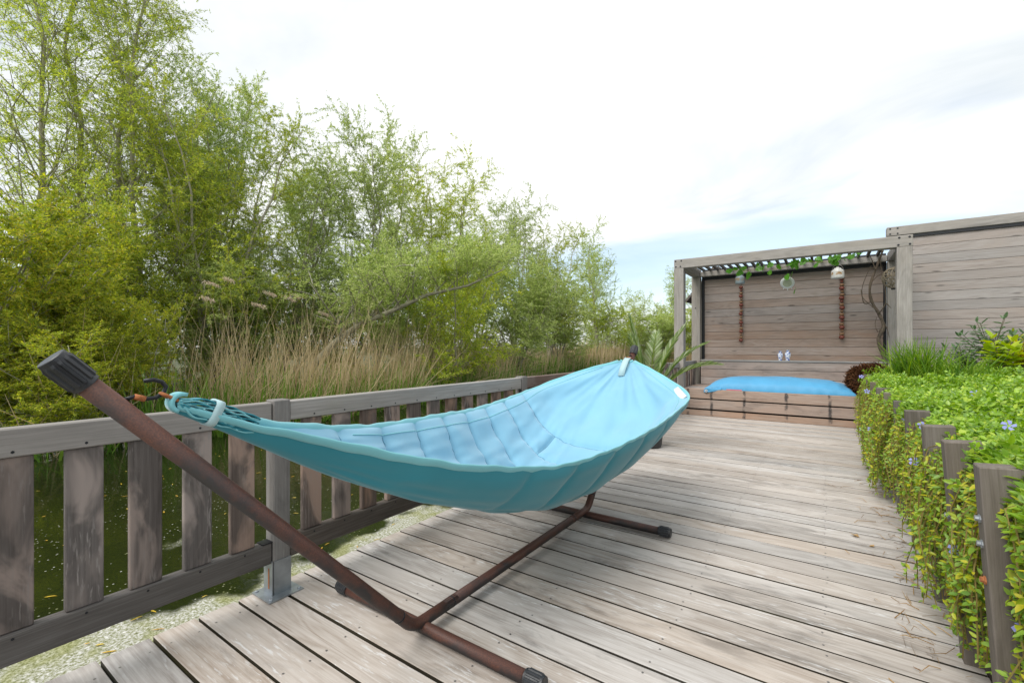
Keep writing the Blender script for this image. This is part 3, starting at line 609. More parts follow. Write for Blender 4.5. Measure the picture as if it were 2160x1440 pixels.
pch(beam('side_beam', M['beam'], None, .805, .94, 8.0, 9.22, 2.442, 2.58, bev=.004))
M['slat'] = wood('slat_wood', (.07,.065,.06), (.11,.10,.09), (.16,.15,.14), stain=.2)
x = -1.9
while x < .78:
    pch(beam('roof_slat', M['slat'], None, x, x+.035, 8.0, 9.3, 2.537, 2.58, bev=.002)); x += .122
mb = MB()
for (bx, by) in [(-2.078,0),(-1.99,0),(.81,0),(.92,0)]:
    for bz in (2.46, 2.555): mb.lathe([(.013,0),(.013,.003),(.006,.003)], 10, Matrix.Translation((bx+random.uniform(-.01,.01), 7.8525, bz)) @ Matrix.Rotation(math.pi/2, 4, 'X'))
for (bx, bz) in [(-2.03,1.85),(.9,1.62)]: mb.lathe([(.012,0),(.012,.003)], 10, Matrix.Translation((bx, 9.0795, bz)) @ Matrix.Rotation(math.pi/2, 4, 'X'))
o = mb.build('bolt_head', M['darksteel']); pch(o)

wl = thing('siding_wall', 'low brown-grey board wall with black edge behind the bench', 'wall', (-.57, 9.3, 0))
def wch(o_, r_=None, c=(.57,-9.3,0)): o_.parent = r_ or wl; o_.matrix_parent_inverse = Matrix.Translation(c); return o_
zt = 2.388
for k in range(17):
    zb = zt-.1422
    if zb < 0: break
    wch(beam('siding_board', M['siding'], None, -1.896, .76, 9.235, 9.256, zb+.004, zt, bev=.003)); zt = zb
mb = MB(); mb.box(-1.95, .80, 9.257, 9.34, .002, 2.54).box(-1.947, -1.899, 9.225, 9.2565, .3, 2.44).box(.763, .80, 9.225, 9.2565, .3, 2.44).box(-1.899, .763, 9.225, 9.2565, 2.391, 2.44).box(-1.95,.80,9.3,9.36,2.5405,2.60)
wch(mb.build('black_frame', M['black']))

tw_ = thing('tall_siding_wall', 'tall silver-grey board wall right of the pergola', 'wall', (2.8, 9.3, 0))
c2 = (-2.8,-9.3,0)
zt = 2.80
for k in range(20):
    zb = zt-.1422
    if zb < 0: break
    wch(beam('siding_board', M['siding_grey'], None, .953, 5.2, 9.235, 9.256, zb+.004, zt, bev=.003), tw_, c2); zt = zb
wch(beam('cap_beam', M['beam'], None, .80, 5.2, 9.20, 9.35, 2.845, 2.985, bev=.006), tw_, c2)
mb = MB(); mb.box(.953, 5.2, 9.257, 9.34, .002, 2.843).box(.953, 5.2, 9.215, 9.2565, 2.802, 2.8435); wch(mb.build('black_flashing', M['black']), tw_, c2)
mb = MB()
for bx in (.84, .93):
    for bz in (2.875, 2.955): mb.lathe([(.012,0),(.012,.003)], 10, Matrix.Translation((bx, 9.1995, bz)) @ Matrix.Rotation(math.pi/2, 4, 'X'))
wch(mb.build('bolt_head', M['darksteel']), tw_, c2)

bench = thing('built_in_bench', 'low plank bench with nail-stained front boards under the pergola', 'bench', (-.6, 8.3, 0))
def bch(o_): o_.parent = bench; o_.matrix_parent_inverse = Matrix.Translation((.6,-8.3,0)); return o_
bx0, bx1 = -1.96, .77
# front boards carry black iron stains under each screw column
def benchfront():
    m = M['bench'].copy(); m.name = 'bench_front_wood'; t = m.node_tree; L = t.links.new; b = t.nodes['Principled BSDF']
    src = b.inputs['Base Color'].links[0].from_socket; g = N(t, 'ShaderNodeNewGeometry'); sp = N(t, 'ShaderNodeSeparateXYZ'); L(g.outputs['Position'], sp.inputs[0])
    n = N(t, 'ShaderNodeTexNoise'); n.inputs['Scale'].default_value = 14; n.inputs['Detail'].default_value = 4; L(g.outputs['Position'], n.inputs['Vector'])
    w = N(t, 'ShaderNodeMath', operation='MULTIPLY_ADD', _1=.05, _2=-.025); L(n.outputs['Fac'], w.inputs[0]); xx = N(t, 'ShaderNodeMath', operation='ADD'); L(sp.outputs['X'], xx.inputs[0]); L(w.outputs[0], xx.inputs[1])
    last = None
    for c in SCREWX:
        s_ = N(t, 'ShaderNodeMath', operation='SUBTRACT', _1=c); L(xx.outputs[0], s_.inputs[0]); a_ = N(t, 'ShaderNodeMath', operation='ABSOLUTE'); L(s_.outputs[0], a_.inputs[0])
        if last is None: last = a_
        else: mn = N(t, 'ShaderNodeMath', operation='MINIMUM'); L(last.outputs[0], mn.inputs[0]); L(a_.outputs[0], mn.inputs[1]); last = mn
    mr_ = N(t, 'ShaderNodeMapRange', interpolation_type='SMOOTHSTEP'); L(last.outputs[0], mr_.inputs[0]); mr_.inputs[1].default_value = .006; mr_.inputs[2].default_value = .032; mr_.inputs[3].default_value = .85; mr_.inputs[4].default_value = 0
    nz = N(t, 'ShaderNodeTexNoise'); nz.inputs['Scale'].default_value = 9; nz.inputs['Detail'].default_value = 2; L(g.outputs['Position'], nz.inputs['Vector'])
    nr = N(t, 'ShaderNodeMapRange', interpolation_type='SMOOTHSTEP'); L(nz.outputs['Fac'], nr.inputs[0]); nr.inputs[1].default_value = .38; nr.inputs[2].default_value = .58
    ml = N(t, 'ShaderNodeMath', operation='MULTIPLY'); L(mr_.outputs[0], ml.inputs[0]); L(nr.outputs[0], ml.inputs[1])
    mx_ = N(t, 'ShaderNodeMix', data_type='RGBA'); L(ml.outputs[0], mx_.inputs[0]); L(src, mx_.inputs[6]); mx_.inputs[7].default_value = (.03,.03,.033,1); L(mx_.outputs[2], b.inputs['Base Color']); return m
SCREWX = [-1.85, -1.49, -1.02, -.47, .06, .42]
M['benchf'] = benchfront()
for (za, zb) in [(.002,.092), (.118,.262), (.282,.427)]: bch(beam('front_board', M['benchf'], None, bx0, bx1, 7.752, 7.774, za, zb, bev=.003))
ys = 7.776
for k in range(7):
    bch(beam('seat_board', M['bench'], None, bx0, bx1, ys, min(ys+.146, 8.846), .403, .4275, bev=.003)); ys += .153
for (za, zb) in [(.43,.565), (.57,.71), (.716,.855)]: bch(beam('back_board', M['bench'], None, -1.885, .76, 8.85, 8.872, za, zb, bev=.003))
bch(beam('shelf_board', M['beam'], None, -1.89, .765, 8.835, 9.223, .857, .879, bev=.004))
mb = MB(); mb.box(bx0+.02, bx1-.02, 7.80, 8.84, .002, .40); bch(mb.build('gap_shade_box', M['gap_shade']))  # black boxes added inside so the gaps between boards look shaded
mb = MB(); mb.box(-1.87, .75, 8.874, 9.21, .43, .855); bch(mb.build('gap_shade_box', M['gap_shade']))
mb = MB()
for c in SCREWX:
    for zz in (.05,.145,.235,.305,.40): mb.lathe([(.006,0),(.005,.002)], 8, Matrix.Translation((c+random.uniform(-.006,.006), 7.7518, zz)) @ Matrix.Rotation(math.pi/2,4,'X'))
    for zz in (.50,.60,.69,.75,.82): mb.lathe([(.005,0),(.004,.002)], 8, Matrix.Translation((c*.97, 8.8498, zz)) @ Matrix.Rotation(math.pi/2,4,'X'))
o = mb.build('screw_head', M['screw']); bch(o); o['kind'] = 'stuff'

# eave of a shed behind the wall
shed = thing('garden_shed', 'wooden roof eave of a shed seen between the left pergola posts', 'shed', (-1.6, 13, 0))
def sch(o_): o_.parent = shed; o_.matrix_parent_inverse = Matrix.Translation((1.6,-13,0)); return o_
mb = MB()
for k in range(12): mb.box(-2.66, -1.74, 12.2, 12.22, .0+k*.2-.03, .19+k*.2-.03)
mb.box(-2.64, -1.76, 12.22, 14, -.03, 2.35); sch(mb.build('wall', M['planter']))
sl_ = math.atan2(1.15, 1.0)
for sgn in (-1, 1):
    mb = MB()
    for k in range(5): mb.box(-.53+k*.212, -.53+k*.212+.2, -1.05, 1.05, 0, .05)
    ro = sch(mb.build('roof', M['railb'])); ro.location = (-2.2+sgn*.36, 13.0, 2.66); ro.rotation_euler = (0, sgn*R(50), 0); ro.matrix_parent_inverse = Matrix.Translation((1.6,-13,0))

# ================================================================== 6. planter
pl = thing('timber_planter', 'raised garden bed held by leaning dark timber posts along the deck', 'planter', (.6, 4, 0))
def plch(o_): o_.parent = pl; o_.matrix_parent_inverse = Matrix.Translation((-.6,-4,0)); return o_
for (yp, hh, lean) in [(1.76,.775,.05),(2.19,.77,.052),(2.66,.76,.045),(3.28,.755,.035),(3.93,.745,.02),(4.55,.75,.02),(5.2,.74,.02),(5.85,.75,.02),(6.5,.74,.015),(7.25,.76,.0)]:
    a = math.atan2(lean, hh)
    o = plch(beam('planter_post', M['planter'], None, .40, .505, yp, yp+.065, -.1, hh, bev=.003)); o.rotation_euler = (0, -math.pi/2-a, 0); o.location.x -= lean*.45; o.location.z -= .0
    for zz in ([.62,.55,.45] if yp < 2 else [.5]):
        mb = MB(); mb.lathe([(.012,0),(.012,.004),(.008,.005),(.008,.012)], 8, Matrix.Translation((.4-lean*(zz/hh)*.98-.001, yp+.035, zz)) @ Matrix.Rotation(-math.pi/2,4,'Y'))
        plch(mb.build('bolt', M['galv'] if zz != .45 else M['ring']))
for k in range(5): plch(beam('planter_board', M['planter'], None, .515, .557, .6, 7.4, -.1+k*.165, -.1+k*.165+.158, bev=.004))
plch(beam('planter_board', M['planter'], None, .42, .8, 7.405, 7.44, -.05, .72, bev=.004, axis='x'))
def bed(x, y): return .70+np.clip((x-.5)*.105, 0, .26)+.03*np.sin(x*5+y*3)+.02*np.sin(y*7.3)
gx = np.linspace(.558, 5.5, 26); gy = np.concatenate([np.linspace(.3, 8.6, 40)]); V = []; F = []
for y in gy:
    for x in gx: V.append((x, y, float(bed(x,y))-.05))
for i in range(len(gy)-1):
    for j in range(len(gx)-1): q = i*len(gx)+j; F.append((q, q+1, q+1+len(gx), q+len(gx)))
mb = MB(); mb.add(V, F); plch(mb.build('soil', M['soil'], smooth=True))
# periwinkle cover: whorls of leaves on short upright shoots
def vinca(n, xr, yr, size, seed, hang=False, per=10):
    rs = np.random.default_rng(seed); x = rs.uniform(*xr, n); y = rs.uniform(*yr, n); keep = (x < (y+.35)/1.9) | (y > 5); x = x[keep]; y = y[keep]; n = len(x)
    z = bed(x, y)+rs.uniform(-.03,.06,n)+rs.normal(size=n)*.02; z = z-np.clip(.47-x,0,1)*.5; T = np.stack([x,y,z],1); ax = rs.normal(size=(n,3))*.38+np.array([-.18,-.1,1.]); ax /= np.linalg.norm(ax,axis=1,keepdims=True)
    idx = np.repeat(np.arange(n), per); k = np.tile(np.arange(per), n); lev = k//2; az = (k%2)*np.pi+lev*1.57+rs.uniform(0,6.28,n)[idx]+rs.normal(size=len(idx))*.25
    A = ax[idx]; B = np.cross(A, np.array([.3,.9,.1])); B /= np.linalg.norm(B,axis=1,keepdims=True); C = np.cross(A, B)
    rad = B*np.cos(az)[:,None]+C*np.sin(az)[:,None]; P = T[idx]-A*(lev*.014)[:,None]*(size/.04); up_ = .75-.12*lev; D = rad+A*up_[:,None]
    return oval_leaves(P, D, A, size*rs.uniform(.6,1.15,len(idx))*(.65+.12*lev), size*.42*rs.uniform(.7,1.2,len(idx)), .3)
v, f = join([vinca(5200, (.42,1.7), (1.3,3.6), .043, 1), vinca(5000, (.41,2.4), (3.4,5.6), .048, 2), vinca(3600, (.43,3.6), (5.4,8.4), .055, 3), vinca(3000, (.41,.62), (1.5,7.3), .040, 4)])
gc = link('periwinkle_cover', npmesh('vinca', v, f), M['vinca'], smooth=False); tag(gc, 'bright green periwinkle leaves covering the raised bed', 'ground cover', kind='stuff')
# trailing shoots down the planter face
def trailing(n, yr, seed, zlo, out, dens=.018, size=.028):
    rs = np.random.default_rng(seed); SV = []; SF = []; P = []; D = []; U = []; L_ = []
    for i in range(n):
        y = rs.uniform(*yr); z0 = .70+rs.uniform(-.03,.05); z1 = rs.uniform(*zlo); o_ = rs.uniform(*out); x0 = .50-rs.uniform(0,.05)+rs.uniform(0,.06)*(i%2)
        pts = [np.array([x0+.03, y, z0-.09]), np.array([x0, y+rs.normal()*.03, z0-.02])]; L0 = z0-z1; m = max(3, int(L0/.09)); xx = x0; yy = y
        for k in range(1, m+1):
            xx = x0-.06-o_*min(1, k/3)+rs.normal()*.012; yy += rs.normal()*.014; pts.append(np.array([xx, yy, z0+.03-L0*k/m]))
        SV.append((pts, .0022))
        pts = np.array(pts); seg = pts[1:]-pts[:-1]; ln = np.linalg.norm(seg,axis=1); tot = ln.sum(); kk = int(tot/dens); q = rs.uniform(0,tot,kk); cum = np.concatenate([[0],np.cumsum(ln)]); ii = np.clip(np.searchsorted(cum, q)-1, 0, len(seg)-1); fr = (q-cum[ii])/ln[ii]
        keepz = (pts[ii]+seg[ii]*fr[:,None])[:,2] < .70+.06*rs.random(kk); ii = ii[keepz]; fr = fr[keepz]; kk = len(ii)
        P.append(pts[ii]+seg[ii]*fr[:,None]); dv = rs.normal(size=(kk,3)); dv[:,0] -= .5; dv[:,2] -= .1; D.append(dv); U.append(rs.normal(size=(kk,3))*.4+np.array([-.5,-.3,.8])); L_.append(size*rs.uniform(.5,1.2,kk))
    mb_ = MB()
    for p, r_ in SV: mb_.tube(p, r_, 3, cap=False)
    L_ = np.concatenate(L_); return mb_, oval_leaves(np.concatenate(P), np.concatenate(D), np.concatenate(U), L_, L_*.5, .3)
A0 = trailing(170, (5.2,7.3), 25, (.0,.3), (-.03,.06), .013, .028); A1 = trailing(210, (4.05,5.5), 5, (.0,.3), (.02,.13), .013, .027); A7 = trailing(220, (4.05,7.2), 35, (.0,.2), (-.02,.12), .07, .03); A2 = trailing(110, (1.86,2.17), 6, (.05,.6), (-.05,.08), .013, .026); A3 = trailing(120, (2.28,2.64), 7, (.02,.5), (-.05,.09), .015, .026); A4 = trailing(140, (2.75,3.25), 8, (.05,.5), (-.05,.09), .015, .026); A5 = trailing(130, (3.36,3.9), 9, (.1,.5), (-.04,.09), .015, .026); A6 = trailing(120, (1.2,1.74), 10, (.0,.5), (-.14,-.02), .011, .030)
A8 = trailing(46, (1.70,1.752), 55, (.0,.5), (-.075,.0), .011, .028)
parts = [A8[1],A0[1],A7[1],A1[1],A2[1],A3[1],A4[1],A5[1],A6[1]]; v, f = join(parts)
tv_ = link('trailing_periwinkle', npmesh('trail', v, f), M['vincay']); tag(tv_, 'yellowing periwinkle shoots trailing down the planter posts', 'vines', kind='stuff')
mb = MB()
for A in (A8,A0,A7,A1,A2,A3,A4,A5,A6): mb.add(A[0].v, A[0].f)
o = mb.build('stems', M['vstem'], tv_); o['kind'] = 'stuff'
# flowers
def flower_mesh():
    V = []; F = []
    for k in range(5):
        a = 2*math.pi*k/5; c, s = math.cos(a), math.sin(a)
        pr = [(.003,0,0),(.012,.006,.003),(.021,.010,.004),(.022,-.002,.004),(.012,-.006,.003)]; b = len(V)
        for (x, y, z) in pr: V.append((x*c-y*s, x*s+y*c, z))
        F.append(tuple(range(b, b+5)))
    return V, F
fm = MB(); fm.add(*flower_mesh()); fme = fm.mesh('flower'); fme.materials.append(M['flower'])
fcam = Vector((0,0,1.1))
for (x, y, z) in [(.53,1.66,.74),(.66,2.22,.83),(.60,2.6,.79),(.85,2.35,.87),(.355,2.9,.55),(.41,3.1,.70),(.40,3.6,.66),(.43,1.755,.36),(.44,1.74,.60),(.36,2.1,.42),(.30,5.0,.72),(.30,4.6,.45),(1.1,3.3,.90),(.7,3.6,.84),(.30,5.6,.30),(1.2,2.6,.92),(.33,6.3,.78)]:
    o = link('flower', fme, None, gc, (x,y,z)); dv = (fcam-Vector((x,y,z))).normalized()+Vector((random.uniform(-.5,.5), random.uniform(-.3,.3), .5)); o.rotation_euler = dv.to_track_quat('Z','Y').to_euler()
# sedge tuft
def tuft(name, mat, label, cat, x, y, z, n, L0, wd, spread):
    a = rng.uniform(0,6.28,n); e = rng.uniform(.05,spread,n); Ls = L0*rng.uniform(.5,1.1,n); P0 = np.stack([x+rng.normal(size=n)*.09, y+rng.normal(size=n)*.09, np.full(n,z)],1)
    d = np.stack([np.cos(a)*np.sin(e), np.sin(a)*np.sin(e), np.cos(e)],1); P1 = P0+d*Ls[:,None]*.55; P2 = P0+d*Ls[:,None]; P2[:,2] -= np.sin(e)*Ls*.25; P2[:,:2] += d[:,:2]*Ls[:,None]*.12
    v_, f_ = strips(P0,P1,P2,wd); o_ = link(name, npmesh(name, v_, f_), M[mat]); tag(o_, label, cat); return o_
tuft('sedge_tuft', 'grass', 'tuft of upright green sedge in front of the right pergola post', 'grass', .82, 6.6, .72, 420, .50, .011, .75)
tuft('sedge_tuft', 'grass', 'smaller sedge tuft at the right edge of the larger one', 'grass', 1.12, 6.3, .76, 160, .34, .009, .8)
def shrub(name, mat, label, x, y, z, n, rad, h, leaf, asp, stems=9, cat='shrub', per=16):
    r_ = thing(name, label, cat, (x,y,z)); sb = MB(); P = []; D = []; U = []; L_ = []
    for s in range(stems):
        a = s*2.4+random.uniform(-.3,.3); q = random.uniform(.2,1)*rad; hh = h*random.uniform(.6,1)*(1.15-.4*q/rad); tip = np.array([math.cos(a)*q, math.sin(a)*q, hh]); sb.tube([(0,0,0), tuple(tip*[.4,.4,.55]), tuple(tip)], [.006,.005,.003], 4, cap=False)
        for k in range(per):
            f_ = .3+.7*(k//2+.5)/(per/2); b = tip*np.array([f_, f_, f_]); az = (k%2)*math.pi+(k//2)*1.57+a; dv = np.array([math.cos(az), math.sin(az), .25+.9*(f_>.9)]); P.append(b); D.append(dv); U.append((random.uniform(-.2,.2), random.uniform(-.2,.2), 1)); L_.append(leaf*random.uniform(.6,1.15)*(1.1-.35*f_))
    P = np.array(P); D = np.array(D, float); U = np.array(U, float); L_ = np.array(L_); v_, f_ = oval_leaves(P, D, U, L_, L_*asp, .25)
    link('stems', sb.mesh('stems'), M['twig'], r_); o_ = link('foliage', npmesh('foliage', v_, f_), M[mat], r_); return r_
shrub('grey_green_shrub', 'buddleia', 'grey-green leafy shrub in front of the tall board wall', 1.66, 7.8, .84, 0, .40, .62, .14, .3, 18)
shrub('grey_green_shrub', 'buddleia', 'smaller grey-green shrub at the foot of the tall board wall, left of the lime plant', 1.38, 7.6, .80, 0, .3, .36, .12, .32, 13)
shrub('lime_plant', 'hydrangea', 'broad-leaved lime green plant at the right edge, in front of the grey-green shrub', 1.47, 6.6, .83, 0, .20, .40, .17, .48, 7, per=12)
shrub('golden_spirea', 'spirea', 'small golden-yellow shrub at the right edge of the bed', 1.68, 6.8, .86, 0, .22, .32, .08, .4, 16)
shrub('dark_green_shrub', 'leafC', 'dark green low shrub at the right edge behind the lime plant', 1.95, 7.7, .86, 0, .4, .46, .13, .32, 16)
# dry litter at the foot of the planter
n = 140; y = rng.uniform(1.7, 5.0, n); x = .40-np.abs(rng.normal(size=n))*.10; a = rng.uniform(0,6.28,n); ln = rng.uniform(.02,.13,n); P0 = np.stack([x,y,np.full(n,.004)],1); D = np.stack([np.cos(a),np.sin(a),np.zeros(n)],1); P2 = P0+D*ln[:,None]; P2[:,2] += rng.uniform(0,.012,n); P2[:,0] = np.minimum(P2[:,0], .42); P1 = (P0+P2)/2+np.stack([rng.normal(size=n)*.012, rng.normal(size=n)*.012, rng.uniform(.001,.012,n)],1)
v, f = strips(P0,P1,P2,.0035); lt = link('dry_litter', npmesh('litter', v, f), M['litter']); tag(lt, 'dry stems and leaf litter along the foot of the planter', 'litter', kind='stuff')
lf = MB(); lf.add([(0,0,0),(.02,.012,.006),(.045,.004,.012),(.03,-.012,.004),(.012,-.012,.010)], [(0,1,2),(0,2,3),(0,3,4)]); lfm = lf.mesh('fallen_leaf'); lfm.materials.append(M['litter'])
for k, (x, y, lab) in enumerate([(.165,3.30,'curled brown leaf lying alone on the deck near the planter'), (.20,3.18,'smaller brown leaf scrap beside the curled leaf'), (.41,2.72,'large dry brown leaf against the foot of a planter post')]):
    o = link('fallen_leaf', lfm, None, None, (x,y,.003), (0,0,random.uniform(0,6)), (1.1-.4*(k==1),)*3); tag(o, lab, 'leaf', 'fallen leaves on the deck')

# ================================================================== 7. hammock stand
ST = thing('hammock_stand', 'rusty steel tube hammock stand with black end caps', 'hammock stand', (-1.27, 1.95, 0))
def stc(o_, p=None): o_.parent = p or ST; o_.matrix_parent_inverse = Matrix.Translation((1.27,-1.95,0)); return o_
RT = .0222; XS = -1.275; YN, YF = 1.235, 2.665
def arc(c, r, a0, a1, n, x=XS): return [(x, c[0]+r*math.cos(a0+(a1-a0)*i/n), c[1]+r*math.sin(a0+(a1-a0)*i/n)) for i in range(n+1)]
ZB = .030+.018
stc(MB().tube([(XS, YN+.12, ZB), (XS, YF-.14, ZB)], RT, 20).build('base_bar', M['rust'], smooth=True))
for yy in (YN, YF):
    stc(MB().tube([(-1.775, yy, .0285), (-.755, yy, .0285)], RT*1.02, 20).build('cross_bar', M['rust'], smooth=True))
def bend(sgn, y0, top):
    # from the base bar, rising to 'top' = (y, z) through a bend
    p0 = Vector((XS, y0-sgn*.19, ZB)); p1 = Vector((XS, y0-sgn*.005, ZB)); d1 = Vector((0, sgn, 0)); pt = Vector((XS, *top)); pts = [p0]
    d2 = (pt-Vector((XS, y0+sgn*.045, ZB))).normalized(); c = p1+d1*.05; e = c+d2*.05
    for i in range(9):
        t = i/8; pts.append(p1*(1-t)**2+c*2*t*(1-t)+e*t*t)
    k = e+d2*.05; pts.append(k); pts.append(pt); return pts, k, d2
for sgn, y0, top in ((-1, YN, (.222, 1.076)), (1, YF, (3.60, 1.098))):
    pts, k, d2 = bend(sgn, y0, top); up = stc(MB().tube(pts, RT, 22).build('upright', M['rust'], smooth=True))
    MBc = MB(); MBc.tube([tuple(k-d2*.004), tuple(k+d2*.004)], RT*1.03, 22); stc(MBc.build('tube_joint', M['darksteel'], smooth=True))
    MBc = MB(); q = Vector((XS, y0-sgn*.165, ZB)); MBc.tube([tuple(q-Vector((0,.003,0))), tuple(q+Vector((0,.003,0)))], RT*1.03, 22); stc(MBc.build('tube_joint', M['darksteel'], smooth=True))
def cap(p, d, r=.0305, L_=.085):
    """ribbed end cap, closed end at p + d*L"""
    d = Vector(d).normalized(); n = 72; prof = [(0,1.03),(.004,1.03),(.012,.0),(.80,0),(.9,0),(1.0,-.10)]
    u = d.orthogonal().normalized(); w = d.cross(u); V = []; F = []; rings = [(.0,.96,0),(.02,1.0,0),(.10,1.0,0),(.14,1.0,1),(.80,1.0,1),(.88,1.0,.2),(.94,1.01,0),(.985,.99,0),(1.0,.93,0)]
    for (s, rr, rib) in rings:
        for k in range(n):
            a = 2*math.pi*k/n; ph = (k%6); bump_ = (.0036 if ph in (0,1,2) else 0)*rib; V.append(Vector(p)+d*L_*s+(u*math.cos(a)+w*math.sin(a))*(r*rr+bump_))
    m = len(rings)
    for i in range(m-1):
        for k in range(n): F.append((i*n+k, i*n+(k+1)%n, (i+1)*n+(k+1)%n, (i+1)*n+k))
    F.append(tuple((m-1)*n+k for k in range(n))); F.append(tuple(range(n-1,-1,-1)))
    mb_ = MB(); mb_.add(V, F); return stc(mb_.build('end_cap', M['plastic']))
dn = (Vector((XS,.222,1.076))-Vector((XS, YN-.045, ZB))).normalized(); cap(Vector((XS,.222,1.076))-dn*.075, dn, .0262, .080)
dfv = (Vector((XS,3.60,1.098))-Vector((XS, YF+.045, ZB))).normalized(); cap(Vector((XS,3.60,1.098))-dfv*.07, dfv, .028, .08)
for yy in (YN, YF): cap((-.80, yy, .0325), (1,0,0), .026, .07); cap((-1.73, yy, .0325), (-1,0,0), .026, .07)
# hooks and links
hk = [(XS,.335,.985),(XS+.0,.352,.990),(XS,.372,.983),(XS,.392,.984),(XS,.407,.994),(XS,.412,1.008),(XS,.404,1.020),(XS,.388,1.026),(XS,.370,1.024)]
stc(MB().tube(hk, .0048, 10).build('hook', M['darksteel'], smooth=True)); stc(MB().tube(hk[1:3], .0068, 12).build('hook_sleeve', M['ring'], smooth=True))
hk2 = [(XS, 3.53, 1.03),(XS,3.50,1.04),(XS,3.475,1.035),(XS,3.465,1.02),(XS,3.475,1.008),(XS,3.495,1.008)]
stc(MB().tube(hk2, .005, 10).build('hook', M['darksteel'], smooth=True))

# ================================================================== 8. hammock
HM = thing('hammock', 'quilted turquoise and sky blue hammock hanging in the rusty stand', 'hammock', (-1.27, 1.95, .28))
def hmc(o_, p=None):
    o_.parent = p or HM; o_.matrix_parent_inverse = Matrix.Translation((1.27,-1.95,-.28)); return o_
yk = np.array([.43,.52,.62,.75,1.0,1.3,1.7,2.2,2.6,2.9,3.02,3.2,3.42])
XRk = np.array([-1.262,-1.245,-1.225,-1.195,-1.105,-1.0,-.88,-.76,-.71,-.695,-.72,-.93,-1.225])
ZRk = np.array([.962,.925,.885,.838,.748,.664,.610,.655,.715,.768,.795,.895,1.0])
XLk = np.array([-1.292,-1.315,-1.34,-1.375,-1.45,-1.55,-1.66,-1.78,-1.84,-1.855,-1.83,-1.62,-1.325])
ZLk = np.array([.966,.935,.90,.862,.808,.768,.744,.72,.738,.772,.795,.895,1.0])
ZBk = np.array([.945,.893,.832,.755,.618,.492,.378,.315,.365,.51,.58,.735,.985])
def pchip(xk, yv, x):
    h = np.diff(xk); dl = np.diff(yv)/h; m = np.zeros_like(yv); m[1:-1] = np.where(dl[:-1]*dl[1:] > 0, 2*dl[:-1]*dl[1:]/(dl[:-1]+dl[1:]+1e-12), 0); m[0] = dl[0]; m[-1] = dl[-1]
    i = np.clip(np.searchsorted(xk, x)-1, 0, len(h)-1); t = (x-xk[i])/h[i]
    return yv[i]*(2*t**3-3*t**2+1)+h[i]*m[i]*(t**3-2*t**2+t)+yv[i+1]*(-2*t**3+3*t**2)+h[i]*m[i+1]*(t**3-t**2)
ny, ntt = 300, 132
Yg = np.linspace(yk[0], yk[-1], ny); Tg = np.linspace(-1, 1, ntt)
XL, ZL, XR, ZR, ZB_ = (pchip(yk, k_, Yg) for k_ in (XLk, ZLk, XRk, ZRk, ZBk))
T = Tg[None,:]; a = (T+1)/2
zl = ZL[:,None]*(1-a)+ZR[:,None]*a; zc = (ZL+ZR)/2
# the sides of a deep sling hang steeper: bend the section towards a U
Tx = np.sign(T)*np.abs(T)**.86
X = (XL+XR)[:,None]/2+(XR-XL)[:,None]/2*Tx; Z = zl+(ZB_-zc)[:,None]*(1-np.abs(T)**2.35); Yv = np.repeat(Yg[:,None], ntt, 1)
# the apex panel narrows to the loop: shear its edges forward so the end is a point
rsn = np.random.default_rng(3)
def sm_noise(Yv, T, fy, ft, seed, oct=3):
    rs = np.random.default_rng(seed); o_ = np.zeros_like(Yv+T)
    for k in range(oct):
        for j in range(4): o_ = o_+np.sin(Yv*fy*(1.6**k)*rs.uniform(.6,1.4)+T*ft*(1.6**k)*rs.uniform(-1.4,1.4)+rs.uniform(0,6.28))/(1.6**k)
    return o_/6
P = np.stack([X, Yv, Z], -1)
dY = np.gradient(P, axis=0); dT = np.gradient(P, axis=1); Nn = np.cross(dT, dY); Nn /= np.linalg.norm(Nn,axis=-1,keepdims=True)+1e-9
if Nn[ny//2, ntt//2, 2] < 0: Nn = -Nn
# quilting: cross seams (slightly bowed) and staggered lengthwise seams
seams = np.array([.98,1.24,1.5,1.76,2.02,2.28,2.54,2.80])
Yb = Yv+.05*(1-T**2)
ds = np.min(np.abs(Yb[...,None]-seams), -1); row = np.searchsorted(seams, Yb)
wdt = (XR-XL)[:,None]
tl = np.where(row%2 == 0, .0, .42); dl1 = np.where(row%2 == 0, np.abs(T), np.minimum(np.abs(T-.42), np.abs(T+.42)))*wdt*.62
inside = (Yb > .9) & (Yb < 2.86); dd_ = np.where(inside, np.minimum(ds, np.where((Yb < 2.80) & (Yb > .98), dl1, 9)), ds)
puff = .034*(1-np.exp(-(dd_/.028)**.9))+.003
fade = np.clip((1-np.abs(T))*wdt/.10, 0, 1)**.6*np.clip((Yv-.6)/.35, 0, 1)*np.clip((3.42-Yv)/.2, 0, 1)
wr = sm_noise(Yv, T, 6, 20, 4, 3)*.013+sm_noise(Yv, T, 9, 55, 8, 2)*.007*np.exp(-ds/.07)+sm_noise(Yv, T, 38, 9, 18, 2)*.004*np.exp(-dl1/.05)
radial = .007*np.sin(T*15+2*np.sin(Yv*3)+1)*np.clip((Yv-2.6)/.4, 0, 1)
inner = P+Nn*((puff+wr+radial)*fade)[...,None]
rid = -np.abs(sm_noise(Yv, T, 7, 7, 44, 2))*.016+.006
inner = inner+Nn*(rid*fade*.8)[...,None]
wr2 = sm_noise(Yv, T, 4, 10, 14, 3)*.010-np.abs(sm_noise(Yv, T, 6, 5, 54, 2))*.014
outer = P-Nn*((.004+.55*puff*np.clip((Yv-1.2)/.5,0,1)+wr2*fade)*np.clip(fade*1.5,.15,1))[...,None]
ii = np.arange(ny*ntt).reshape(ny, ntt); q = np.stack([ii[:-1,:-1], ii[:-1,1:], ii[1:,1:], ii[1:,:-1]], -1).reshape(-1,4)
hin = hmc(link('lining', npmesh('lining', inner.reshape(-1,3), q), M['fab_in'], smooth=True)); hin['label'] = 'pale blue quilted lining'
